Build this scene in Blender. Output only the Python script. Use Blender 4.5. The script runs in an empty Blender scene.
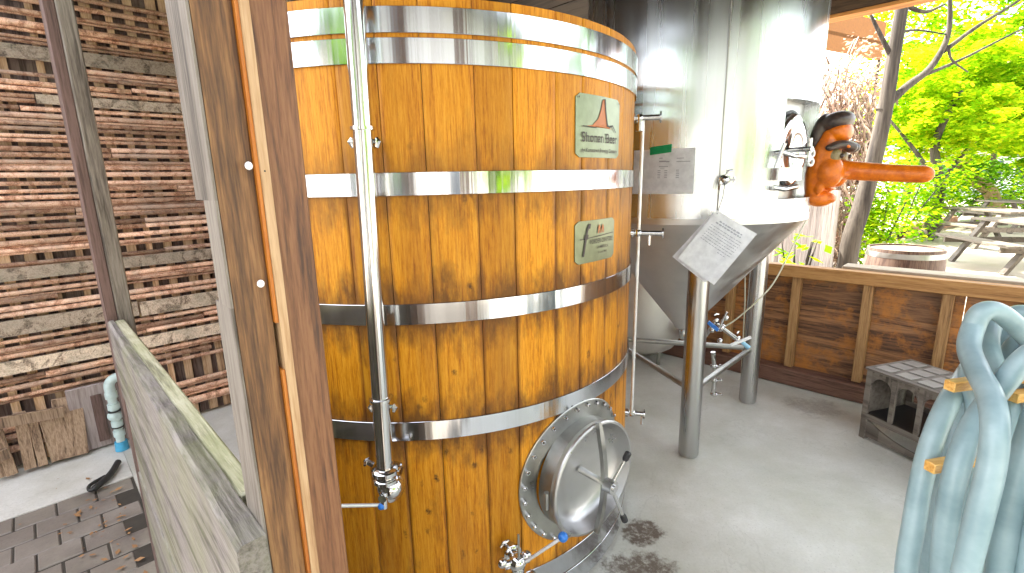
import bpy, bmesh, math, random
from math import sin, cos, pi, radians as rad, sqrt, atan2
from mathutils import Vector as V, Matrix as M
random.seed(7)
C = bpy.context.scene.collection
scene = bpy.context.scene

# ------------------------------------------------------------------ camera geometry
FOC, PITCH, ROLL, HC = 487.7, rad(12.31), rad(-1.25), 1.52
_F = V((0, cos(PITCH), -sin(PITCH))); _U0 = V((0, sin(PITCH), cos(PITCH))); _X0 = V((1, 0, 0))
CX = _X0*cos(ROLL) + _U0*sin(ROLL); CU = -_X0*sin(ROLL) + _U0*cos(ROLL)
CAM = V((0, 0, HC))
def ray(px, py): return CX*((px-512)/FOC) - CU*((py-286.5)/FOC) + _F
def at(px, py, Y):
    d = ray(px, py); return CAM + d*(Y/d.y)
def ground(px, py, z=0.0):
    d = ray(px, py); return CAM + d*((z-HC)/d.z)
cam = bpy.data.objects.new('camera', bpy.data.cameras.new('camera')); C.objects.link(cam)
m = M((( CX.x, CU.x, -_F.x, 0), (CX.y, CU.y, -_F.y, 0), (CX.z, CU.z, -_F.z, HC), (0, 0, 0, 1)))
cam.matrix_world = m
cam.data.sensor_width = 36; cam.data.lens = FOC/1024*36; cam.data.clip_end = 500; cam.data.clip_start = .05
scene.camera = cam

# shed frame: local X = along the rail (to the front right), local Y = across the shed
OX, OY = -.28, .5
SANG = atan2(-.714, .70)
Xs = V((cos(SANG), sin(SANG), 0)); Ys = V((-sin(SANG), cos(SANG), 0))
def sh(x, y, z=0): return V((OX, OY, 0)) + Xs*x + Ys*y + V((0, 0, z))
def to_sh(p): q = V((p[0]-OX, p[1]-OY, 0)); return q.dot(Xs), q.dot(Ys), p[2]
def on_u(px, py, X):                                   # pixel ray to shed plane x = X
    d = ray(px, py); c0 = to_sh(CAM)[0]; return to_sh(CAM + d*((X-c0)/V((d.x, d.y, 0)).dot(Xs)))
def on_v(px, py, Y):
    d = ray(px, py); c0 = to_sh(CAM)[1]; return to_sh(CAM + d*((Y-c0)/V((d.x, d.y, 0)).dot(Ys)))

# ------------------------------------------------------------------ materials
def nt(name):
    m = bpy.data.materials.new(name); m.use_nodes = True
    t = m.node_tree; b = t.nodes['Principled BSDF']; return m, t, b
def N(t, typ, **k):
    n = t.nodes.new(typ)
    for a, v in k.items():
        if a.startswith('i_'): n.inputs[a[2:].replace('_', ' ')].default_value = v
        else: setattr(n, a, v)
    return n
def L(t, a, ao, b, bi): t.links.new(a.outputs[ao], b.inputs[bi])
def c4(c): return (c[0], c[1], c[2], 1)
def ramp(t, stops):
    r = N(t, 'ShaderNodeValToRGB'); e = r.color_ramp.elements
    e[0].position, e[0].color = stops[0][0], c4(stops[0][1]); e[1].position, e[1].color = stops[-1][0], c4(stops[-1][1])
    for p, c in stops[1:-1]:
        x = e.new(p); x.color = c4(c)
    return r
def mix(t, a, b, fac, mode='MIX'):                    # a,b,fac: (node, socket) or constant
    n = N(t, 'ShaderNodeMix', data_type='RGBA', blend_type=mode)
    for s, i in ((a, 6), (b, 7), (fac, 0)):
        if isinstance(s, tuple) and hasattr(s[0], 'outputs'): L(t, s[0], s[1], n, i)
        elif i == 0: n.inputs[0].default_value = s
        else: n.inputs[i].default_value = c4(s)
    return (n, 2)
def objmap(t, scale, rot=(0, 0, 0), loc=(0, 0, 0)):
    tc = N(t, 'ShaderNodeTexCoord'); mp = N(t, 'ShaderNodeMapping')
    mp.inputs['Scale'].default_value = scale; mp.inputs['Rotation'].default_value = rot; mp.inputs['Location'].default_value = loc
    L(t, tc, 'Object', mp, 'Vector'); return mp
def noise(t, mp, scale, detail=6, rough=.6, dist=0):
    n = N(t, 'ShaderNodeTexNoise'); n.inputs['Scale'].default_value = scale; n.inputs['Detail'].default_value = detail
    n.inputs['Roughness'].default_value = rough; n.inputs['Distortion'].default_value = dist
    if mp is not None: L(t, mp, 0, n, 'Vector')
    return n
def plain(name, col, rough=.5, metal=0, trans=0, spec=.5):
    m, t, b = nt(name); b.inputs['Base Color'].default_value = c4(col); b.inputs['Roughness'].default_value = rough
    b.inputs['Metallic'].default_value = metal; b.inputs['Specular IOR Level'].default_value = spec
    mp = objmap(t, (1, 1, 1)); n = noise(t, mp, 30, 4); r = ramp(t, [(.3, [c*.85 for c in col]), (.7, [min(1, c*1.1) for c in col])])
    L(t, n, 0, r, 0); L(t, r, 0, b, 'Base Color'); return m
def wood(name, dark, mid, light, axis='z', fine=60, rough=.6, island=.35, stain=None, bump=.25, worn_lit=0, green=0):
    m, t, b = nt(name)
    sc = {'x': (.06, 1, 1), 'y': (1, .06, 1), 'z': (1, 1, .06)}[axis]
    mp = objmap(t, sc)
    geo = N(t, 'ShaderNodeNewGeometry')
    off = N(t, 'ShaderNodeVectorMath', operation='ADD'); mul = N(t, 'ShaderNodeMath', operation='MULTIPLY'); mul.inputs[1].default_value = 37
    L(t, geo, 'Random Per Island', mul, 0); L(t, mp, 0, off, 0); L(t, mul, 0, off, 1)
    n1 = noise(t, off, fine*.25, 4, .6, 1.2); n2 = noise(t, off, fine*3, 3, .7)
    wv = N(t, 'ShaderNodeMath', operation='MULTIPLY'); wv.inputs[1].default_value = 14; L(t, n1, 0, wv, 0)
    sn = N(t, 'ShaderNodeMath', operation='SINE'); L(t, wv, 0, sn, 0)
    ad = N(t, 'ShaderNodeMath', operation='MULTIPLY_ADD'); ad.inputs[1].default_value = .16; L(t, sn, 0, ad, 0); L(t, n2, 0, ad, 2)
    r = ramp(t, [(.28, dark), (.5, mid), (.72, light)]); L(t, ad, 0, r, 0)
    hs = N(t, 'ShaderNodeHueSaturation'); mr = N(t, 'ShaderNodeMapRange'); mr.inputs[3].default_value = 1-island; mr.inputs[4].default_value = 1+island
    L(t, geo, 'Random Per Island', mr, 0); L(t, mr, 0, hs, 'Value'); L(t, r, 0, hs, 'Color')
    col = (hs, 0)
    if worn_lit:
        nw = noise(t, objmap(t, (1, 1, 1)), 6, 6, .7); rw = ramp(t, [(.48, (0, 0, 0)), (.62, (1, 1, 1))]); L(t, nw, 0, rw, 0)
        mm = N(t, 'ShaderNodeMath', operation='MULTIPLY'); mm.inputs[1].default_value = worn_lit; L(t, rw, 0, mm, 0)
        col = mix(t, col, stain or (.3, .28, .25), (mm, 0))
    if green:
        nw = noise(t, objmap(t, (1, 1, 1)), 4, 7, .75); rw = ramp(t, [(.42, (0, 0, 0)), (.6, (1, 1, 1))]); L(t, nw, 0, rw, 0)
        mm = N(t, 'ShaderNodeMath', operation='MULTIPLY'); mm.inputs[1].default_value = green; L(t, rw, 0, mm, 0)
        col = mix(t, col, (.17, .19, .06), (mm, 0))
    L(t, col[0], col[1], b, 'Base Color'); b.inputs['Roughness'].default_value = rough
    bp = N(t, 'ShaderNodeBump'); bp.inputs['Strength'].default_value = bump; bp.inputs['Distance'].default_value = .004
    L(t, ad, 0, bp, 'Height'); L(t, bp, 0, b, 'Normal')
    return m
def steel(name, rough=.16, base=.72, streak=.5, tint=(1, 1, 1), vertical=True, dirt=0, band=9, aniso=0):
    m, t, b = nt(name); b.inputs['Metallic'].default_value = 1
    mp = objmap(t, (1, 1, .004) if vertical else (1, 1, 1))
    n = noise(t, mp, band, 3, .55); n2 = noise(t, mp, 160, 3, .6)
    bp = N(t, 'ShaderNodeBump'); bp.inputs['Strength'].default_value = streak; bp.inputs['Distance'].default_value = .006
    L(t, n, 0, bp, 'Height')
    if not vertical: bp.inputs['Distance'].default_value = .0012
    L(t, bp, 0, b, 'Normal')
    mp3 = objmap(t, (1, 1, .03) if vertical else (1, 1, 1)); n3 = noise(t, mp3, 9, 5, .65)
    mr = N(t, 'ShaderNodeMapRange'); mr.inputs[1].default_value = .3; mr.inputs[2].default_value = .7
    
    if aniso:
        tg = N(t, 'ShaderNodeTangent', direction_type='RADIAL', axis='Z'); L(t, tg, 0, b, 'Tangent'); b.inputs['Anisotropic'].default_value = aniso
    mr.inputs[3].default_value = rough*.7; mr.inputs[4].default_value = rough*1.4+.02; L(t, n3, 0, mr, 0); L(t, mr, 0, b, 'Roughness')
    cc = [base*x for x in tint]; r = ramp(t, [(.35, [x*(.88-dirt) for x in cc]), (.65, cc)]); L(t, n3, 0, r, 0); L(t, r, 0, b, 'Base Color')
    return m

MT = {}
MT['steel'] = steel('stainless_sheet', .13, .64, .28, band=16, tint=(.97, .99, 1.04))
MT['tank'] = steel('brushed_tank_steel', .24, .68, .4, band=9, aniso=.9, tint=(.96, 1, 1.03))
MT['cone'] = steel('cone_steel', .42, .7, .1, vertical=False)
MT['pipe'] = steel('polished_pipe', .14, .60, .05)
MT['chrome'] = steel('polished_fitting', .12, .64, .1, vertical=False)
MT['dull'] = steel('dull_steel', .36, .44, .12, (1, 1, .95), vertical=False, dirt=.15)
MT['satin'] = steel('satin_vessel', .5, .8, .1, (1, .98, .95), vertical=False)
MT['rod'] = plain('grey_rod', (.62, .62, .62), .4, .6)
MT['blue'] = plain('blue_plastic', (.02, .16, .55), .35)
MT['black'] = plain('black_plastic', (.015, .015, .018), .45)
MT['white'] = plain('white_plastic', (.75, .76, .78), .4)
MT['paper'] = plain('paper', (.86, .87, .92), .5)
MT['ink'] = plain('grey_ink', (.16, .16, .2), .6)
MT['tape'] = plain('green_tape', (.01, .42, .16), .45)
MT['hose'] = None
MT['rubber'] = plain('black_rubber', (.02, .02, .02), .6)
MT['pvc'] = plain('grey_pvc', (.42, .52, .52), .45)
MT['bluepvc'] = plain('blue_pvc', (.05, .3, .5), .45)
MT['beerline'] = plain('cream_tube', (.55, .53, .42), .35)

def stave_mat():
    m, t, b = nt('oak_staves')
    geo = N(t, 'ShaderNodeNewGeometry')
    mp = objmap(t, (1, 1, .05)); off = N(t, 'ShaderNodeVectorMath', operation='ADD'); mul = N(t, 'ShaderNodeMath', operation='MULTIPLY'); mul.inputs[1].default_value = 23
    L(t, geo, 'Random Per Island', mul, 0); L(t, mp, 0, off, 0); L(t, mul, 0, off, 1)
    n1 = noise(t, off, 9, 5, .6, 1.5); n2 = noise(t, off, 230, 5, .85)
    wv = N(t, 'ShaderNodeMath', operation='MULTIPLY'); wv.inputs[1].default_value = 34; L(t, n1, 0, wv, 0)
    sn = N(t, 'ShaderNodeMath', operation='SINE'); L(t, wv, 0, sn, 0)
    ad = N(t, 'ShaderNodeMath', operation='MULTIPLY_ADD'); ad.inputs[1].default_value = .045; L(t, sn, 0, ad, 0); L(t, n2, 0, ad, 2)
    r = ramp(t, [(.33, (.30, .085, .003)), (.46, (.54, .205, .006)), (.64, (.68, .31, .022))]); L(t, ad, 0, r, 0)
    hs = N(t, 'ShaderNodeHueSaturation'); mr = N(t, 'ShaderNodeMapRange'); mr.inputs[3].default_value = .74; mr.inputs[4].default_value = 1.16
    L(t, geo, 'Random Per Island', mr, 0); L(t, mr, 0, hs, 'Value'); L(t, r, 0, hs, 'Color')
    # weathering: lower staves drier and stained
    tc = N(t, 'ShaderNodeTexCoord'); sp = N(t, 'ShaderNodeSeparateXYZ'); L(t, tc, 'Object', sp, 0)
    # streaky rust-black stain just above and below each hoop
    st = None
    for hz in HOOPZ:
        s = N(t, 'ShaderNodeMath', operation='SUBTRACT'); L(t, sp, 2, s, 0); s.inputs[1].default_value = hz
        a = N(t, 'ShaderNodeMath', operation='ABSOLUTE'); L(t, s, 0, a, 0)
        g = N(t, 'ShaderNodeMapRange'); g.inputs[1].default_value = .028; g.inputs[2].default_value = .16; g.inputs[3].default_value = 1; g.inputs[4].default_value = 0; L(t, a, 0, g, 0)
        if st is None: st = g
        else:
            x = N(t, 'ShaderNodeMath', operation='MAXIMUM'); L(t, st, 0, x, 0); L(t, g, 0, x, 1); st = x
    mps = objmap(t, (1, 1, .35)); ns = noise(t, mps, 16, 6, .7)
    x = N(t, 'ShaderNodeMath', operation='MULTIPLY_ADD'); L(t, st, 0, x, 0); x.inputs[1].default_value = .30; L(t, ns, 0, x, 2)
    sh_ = N(t, 'ShaderNodeMath', operation='MULTIPLY'); sa_ = N(t, 'ShaderNodeAttribute', attribute_name='seam'); L(t, sa_, 'Fac', sh_, 0); L(t, st, 0, sh_, 1)
    x2 = N(t, 'ShaderNodeMath', operation='MULTIPLY_ADD'); L(t, sh_, 0, x2, 0); x2.inputs[1].default_value = .16; L(t, x, 0, x2, 2); x = x2
    rs = ramp(t, [(.56, (0, 0, 0)), (.84, (.9, .9, .9))]); L(t, x, 0, rs, 0)
    # seams: dark bleeding beside joints, stored as a vertex attribute that is 1 at the joint
    at_ = N(t, 'ShaderNodeAttribute', attribute_name='seam')
    nsm = noise(t, objmap(t, (1, 1, .18)), 12, 5, .7)
    sm = N(t, 'ShaderNodeMath', operation='MULTIPLY'); L(t, at_, 'Fac', sm, 0); L(t, nsm, 0, sm, 1)
    zf = N(t, 'ShaderNodeMapRange'); zf.inputs[1].default_value = 1.75; zf.inputs[2].default_value = 1.3; zf.inputs[3].default_value = .35; zf.inputs[4].default_value = 1; L(t, sp, 2, zf, 0)
    sm2 = N(t, 'ShaderNodeMath', operation='MULTIPLY'); L(t, sm, 0, sm2, 0); L(t, zf, 0, sm2, 1)
    rsm = ramp(t, [(.34, (0, 0, 0)), (.64, (.8, .8, .8))]); L(t, sm2, 0, rsm, 0)
    # round black mould spots
    mv = objmap(t, (1, 1, .7)); vo = N(t, 'ShaderNodeTexVoronoi'); vo.inputs['Scale'].default_value = 19; dn_ = noise(t, mv, 28, 4, .8); dm_ = N(t, 'ShaderNodeVectorMath', operation='MULTIPLY_ADD'); L(t, dn_, 'Color', dm_, 0); dm_.inputs[1].default_value = (.035, .035, .05); L(t, mv, 0, dm_, 2); L(t, dm_, 0, vo, 'Vector')
    rv = ramp(t, [(.05, (1, 1, 1)), (.20, (0, 0, 0))]); L(t, vo, 'Distance', rv, 0)
    nv = noise(t, objmap(t, (1, 1, 1), loc=(3, 1, 5)), 3.2, 3); rn = ramp(t, [(.50, (0, 0, 0)), (.60, (1, 1, 1))]); L(t, nv, 0, rn, 0)
    sv = N(t, 'ShaderNodeMath', operation='MULTIPLY'); L(t, rv, 0, sv, 0); L(t, rn, 0, sv, 1)
    sv2 = N(t, 'ShaderNodeMath', operation='MULTIPLY'); L(t, sv, 0, sv2, 0); L(t, zf, 0, sv2, 1)
    col = mix(t, (hs, 0), (.09, .035, .008), (rs, 0)) if True else None
    x = N(t, 'ShaderNodeMath', operation='MULTIPLY'); L(t, rs, 0, x, 0); L(t, zf, 0, x, 1)
    t.links.remove(col[0].inputs[0].links[0]); L(t, x, 0, col[0], 0)
    col = mix(t, col, (.13, .042, .008), (rsm, 0)); col = mix(t, col, (.05, .02, .006), (sv2, 0))
    # grey-brown drip streaks
    nd = noise(t, objmap(t, (1, 1, .07), loc=(7, 2, 0)), 11, 6, .65); rd = ramp(t, [(.48, (0, 0, 0)), (.72, (.62, .62, .62))]); L(t, nd, 0, rd, 0)
    y = N(t, 'ShaderNodeMath', operation='MULTIPLY'); L(t, rd, 0, y, 0); L(t, zf, 0, y, 1)
    col = mix(t, col, (.24, .09, .018), (y, 0))
    L(t, col[0], col[1], b, 'Base Color'); b.inputs['Roughness'].default_value = .45; b.inputs['Specular IOR Level'].default_value = .25
    bp = N(t, 'ShaderNodeBump'); bp.inputs['Strength'].default_value = .25; bp.inputs['Distance'].default_value = .002
    L(t, ad, 0, bp, 'Height'); L(t, bp, 0, b, 'Normal')
    return m
HOOPZ = [1.515, 1.145, .775, .10]
MT['stave'] = stave_mat()
MT['hoopgap'] = plain('oak_rim', (.42, .15, .015), .5)
MT['brownpost'] = wood('brown_lumber', (.06, .026, .009), (.145, .066, .022), (.235, .118, .042), 'z', 80, .6, .05)
MT['redpost'] = wood('red_brown_lumber', (.05, .019, .008), (.13, .050, .018), (.20, .088, .035), 'z', 90, .55, .05)
MT['greypost'] = wood('grey_weathered_lumber', (.05, .04, .032), (.12, .10, .082), (.19, .165, .14), 'z', 60, .8, .1)
MT['strip'] = wood('pale_batten', (.26, .14, .06), (.38, .23, .115), (.48, .32, .18), 'z', 60, .6, .05)
MT['orange'] = wood('orange_edge', (.24, .065, .006), (.36, .11, .010), (.46, .16, .02), 'z', 60, .5, .05)
MT['darkpost'] = wood('dark_post', (.03, .015, .012), (.07, .038, .03), (.12, .07, .06), 'z', 60, .7, .2)
MT['knee'] = wood('greenish_weathered_plank', (.05, .042, .037), (.125, .108, .102), (.20, .178, .168), 'x', 60, .8, .08, bump=.7, green=.28)  # grey weathered plank with green patches mixed in
MT['kneetop'] = wood('green_lit_top', (.13, .12, .08), (.27, .26, .17), (.40, .38, .28), 'x', 60, .8, .08, bump=.7, green=.45)  # paler, greener copy of the plank: green light on the top painted in
MT['rail'] = wood('rail_timber', (.11, .045, .015), (.24, .105, .032), (.36, .18, .065), 'x', 40, .6, .15, stain=(.42, .19, .05), worn_lit=.4)  # orange patches paint lit spots onto the rail wood
MT['railtop'] = wood('rail_cap', (.18, .08, .02), (.32, .15, .042), (.42, .22, .075), 'x', 50, .55, .15)
MT['palecap'] = wood('pale_cap', (.2, .15, .10), (.30, .24, .17), (.38, .31, .24), 'x', 50, .6, .15)
MT['stud'] = wood('stud_timber', (.14, .07, .024), (.27, .14, .05), (.38, .215, .09), 'z', 50, .6, .15)
MT['railboard'] = wood('brown_boards', (.06, .025, .012), (.17, .075, .032), (.30, .145, .06), 'x', 40, .6, .22, stain=(.46, .17, .025), worn_lit=.8)  # orange-lit patches on the boards, painted in through the stain colour
MT['plate'] = wood('bottom_plate', (.04, .018, .012), (.10, .045, .03), (.16, .08, .055), 'x', 50, .7, .1)
MT['oldboard'] = wood('old_grey_board', (.12, .085, .062), (.36, .275, .205), (.54, .44, .345), 'x', 50, .85, .5, bump=.7, worn_lit=.4, stain=(.22, .21, .16))
MT['slat'] = wood('bamboo_slat', (.26, .12, .07), (.50, .275, .18), (.66, .44, .32), 'x', 60, .75, .42, bump=.3, worn_lit=.4, stain=(.28, .24, .2))
MT['lath'] = wood('lath', (.28, .16, .09), (.52, .33, .19), (.66, .47, .31), 'z', 60, .8, .4)
MT['backing'] = wood('dark_backing', (.05, .035, .03), (.12, .085, .075), (.20, .15, .13), 'z', 40, .9, .3)
MT['pallet'] = wood('pallet_wood', (.08, .048, .03), (.21, .135, .085), (.33, .23, .155), 'z', 60, .8, .4)
MT['roof'] = wood('roof_board', (.012, .008, .006), (.03, .02, .015), (.05, .035, .025), 'x', 40, .85, .3)
MT['beam'] = wood('beam', (.035, .02, .012), (.07, .04, .022), (.12, .07, .04), 'x', 40, .7, .1)
MT['lattebeam'] = wood('orange_beam', (.3, .11, .02), (.48, .19, .04), (.6, .28, .08), 'x', 40, .6, .1)
MT['pine'] = wood('pine_arm', (.50, .24, .05), (.66, .36, .09), (.76, .48, .16), 'x', 60, .5, .1)
MT['bench'] = wood('pale_picnic_wood', (.05, .037, .024), (.085, .066, .045), (.13, .105, .078), 'x', 40, .7, .15)
MT['barrelwood'] = wood('old_barrel', (.05, .026, .018), (.10, .06, .045), (.17, .11, .08), 'z', 40, .7, .2)
MT['barreltop'] = wood('barrel_head', (.09, .06, .038), (.14, .10, .068), (.19, .145, .10), 'x', 40, .7, .12)
MT['fence'] = wood('pale_fence', (.2, .155, .14), (.32, .26, .235), (.42, .36, .33), 'z', 30, .8, .25)
MT['bark'] = wood('bark', (.016, .011, .008), (.04, .03, .022), (.075, .06, .045), 'z', 14, .9, .1, bump=1)
MT['bark2'] = wood('pale_bark', (.2, .12, .06), (.34, .21, .11), (.46, .31, .18), 'z', 10, .9, .1, bump=1)
MT['crate'] = wood('weathered_plastic', (.055, .045, .036), (.115, .096, .08), (.18, .158, .135), 'x', 12, .6, .08)
MT['stone'] = plain('garden_stone', (.42, .36, .30), .9)
MT['canopy'] = plain('orange_awning', (.22, .085, .015), .8)

def concrete_mat(name, a, b_, c, spots=True):
    m, t, b = nt(name); mp = objmap(t, (1, 1, 1))
    n = noise(t, mp, 1.6, 8, .62, .3); r = ramp(t, [(.3, a), (.52, b_), (.72, c)]); L(t, n, 0, r, 0)
    n2 = noise(t, mp, 90, 3, .7); r2 = ramp(t, [(.25, (.75, .75, .75)), (.6, (1, 1, 1))]); L(t, n2, 0, r2, 0)
    col = mix(t, (r, 0), (r2, 0), .5, 'MULTIPLY')
    vg = N(t, 'ShaderNodeTexVoronoi'); vg.inputs['Scale'].default_value = 60; L(t, mp, 0, vg, 'Vector'); rg = ramp(t, [(.06, (.35, .33, .3)), (.14, (1, 1, 1))]); L(t, vg, 'Distance', rg, 0); col = mix(t, col, (rg, 0), .6, 'MULTIPLY')
    nc = noise(t, mp, .75, 7, .6, .6); rc = ramp(t, [(.497, (1, 1, 1)), (.4995, (.35, .35, .33)), (.5005, (.35, .35, .33)), (.503, (1, 1, 1))]); L(t, nc, 0, rc, 0); col = mix(t, col, (rc, 0), .18, 'MULTIPLY')
    n3 = noise(t, objmap(t, (1, 1, 1), loc=(4, 9, 0)), .9, 6, .7); r3 = ramp(t, [(.42, (0, 0, 0)), (.68, (.62, .62, .62))]); L(t, n3, 0, r3, 0)
    col = mix(t, col, (.33, .315, .24), (r3, 0))
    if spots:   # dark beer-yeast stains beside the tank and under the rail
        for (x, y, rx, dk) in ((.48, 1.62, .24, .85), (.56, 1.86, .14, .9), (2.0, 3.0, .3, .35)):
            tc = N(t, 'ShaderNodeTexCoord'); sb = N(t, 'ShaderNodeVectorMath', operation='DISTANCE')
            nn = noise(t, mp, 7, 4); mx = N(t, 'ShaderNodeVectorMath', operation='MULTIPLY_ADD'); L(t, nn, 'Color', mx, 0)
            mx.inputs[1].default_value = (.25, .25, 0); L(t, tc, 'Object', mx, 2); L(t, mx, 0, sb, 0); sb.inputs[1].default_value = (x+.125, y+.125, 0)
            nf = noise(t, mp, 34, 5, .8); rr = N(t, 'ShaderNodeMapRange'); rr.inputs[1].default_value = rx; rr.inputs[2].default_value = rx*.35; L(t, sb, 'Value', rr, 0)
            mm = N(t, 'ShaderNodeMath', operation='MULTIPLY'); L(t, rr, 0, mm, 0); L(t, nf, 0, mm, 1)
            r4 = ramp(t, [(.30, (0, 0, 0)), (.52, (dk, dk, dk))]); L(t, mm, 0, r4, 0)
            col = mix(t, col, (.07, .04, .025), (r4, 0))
    L(t, col[0], col[1], b, 'Base Color')
    rr = N(t, 'ShaderNodeMapRange'); rr.inputs[3].default_value = .28; rr.inputs[4].default_value = .7; L(t, n, 0, rr, 0); L(t, rr, 0, b, 'Roughness')
    bp = N(t, 'ShaderNodeBump'); bp.inputs['Strength'].default_value = .25; bp.inputs['Distance'].default_value = .003; L(t, n2, 0, bp, 'Height'); L(t, bp, 0, b, 'Normal')
    return m
MT['concrete'] = concrete_mat('concrete', (.42, .42, .38), (.56, .56, .53), (.68, .68, .66))
MT['strip_c'] = concrete_mat('rough_concrete', (.52, .51, .48), (.66, .65, .63), (.75, .745, .73), False)
MT['dirt'] = concrete_mat('yard_dirt', (.30, .25, .19), (.42, .36, .29), (.5, .44, .36), False)
MT['paver'] = concrete_mat('paver_brick', (.12, .10, .088), (.21, .182, .16), (.31, .28, .25), False)

def leaf_mat(name, a, b_, c):
    m, t, b = nt(name); geo = N(t, 'ShaderNodeNewGeometry'); r = ramp(t, [(0, a), (.5, b_), (1, c)]); L(t, geo, 'Random Per Island', r, 0)
    d = N(t, 'ShaderNodeBsdfDiffuse'); tr = N(t, 'ShaderNodeBsdfTranslucent'); ms = N(t, 'ShaderNodeMixShader'); ms.inputs[0].default_value = .5
    L(t, r, 0, d, 0); g = N(t, 'ShaderNodeHueSaturation'); g.inputs['Value'].default_value = 1.7; g.inputs['Hue'].default_value = .49; L(t, r, 0, g, 'Color'); L(t, g, 0, tr, 0)
    L(t, d, 0, ms, 1); L(t, tr, 0, ms, 2); o = t.nodes['Material Output']; L(t, ms, 0, o, 0); t.nodes.remove(b); return m
MT['leaf'] = leaf_mat('maple_leaves', (.07, .22, .004), (.20, .38, .006), (.42, .50, .012))
MT['leafd'] = leaf_mat('dark_leaves', (.03, .12, .006), (.08, .22, .008), (.18, .34, .012))
MT['leafy'] = leaf_mat('yellow_leaves', (.14, .32, .005), (.30, .46, .008), (.52, .54, .015))
MT['vine'] = leaf_mat('dry_vines', (.16, .09, .06), (.3, .2, .15), (.3, .3, .17))

def hose_mat():
    m, t, b = nt('pale_teal_hose'); mp = objmap(t, (1, 1, 1)); n = noise(t, mp, 9, 4)
    r = ramp(t, [(.3, (.19, .29, .32)), (.7, (.34, .46, .49))]); L(t, n, 0, r, 0); L(t, r, 0, b, 'Base Color')
    b.inputs['Roughness'].default_value = .33; b.inputs['Subsurface Weight'].default_value = .05; b.inputs['Subsurface Radius'].default_value = (.02, .03, .03)
    return m
MT['hose'] = hose_mat()
def mask_mat(name, a, b_):
    m, t, b = nt(name); n = noise(t, objmap(t, (1, 1, 1)), 22, 6, .7); r = ramp(t, [(.3, a), (.65, b_)]); L(t, n, 0, r, 0); L(t, r, 0, b, 'Base Color')
    b.inputs['Roughness'].default_value = .38; return m
MT['mask'] = mask_mat('orange_carved_wood', (.46, .085, .002), (.78, .20, .004))
MT['maskdark'] = mask_mat('painted_dark_hair', (.02, .016, .015), (.08, .05, .04))
MT['maskeye'] = mask_mat('eye_gold', (.16, .11, .045), (.30, .24, .12))

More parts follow.
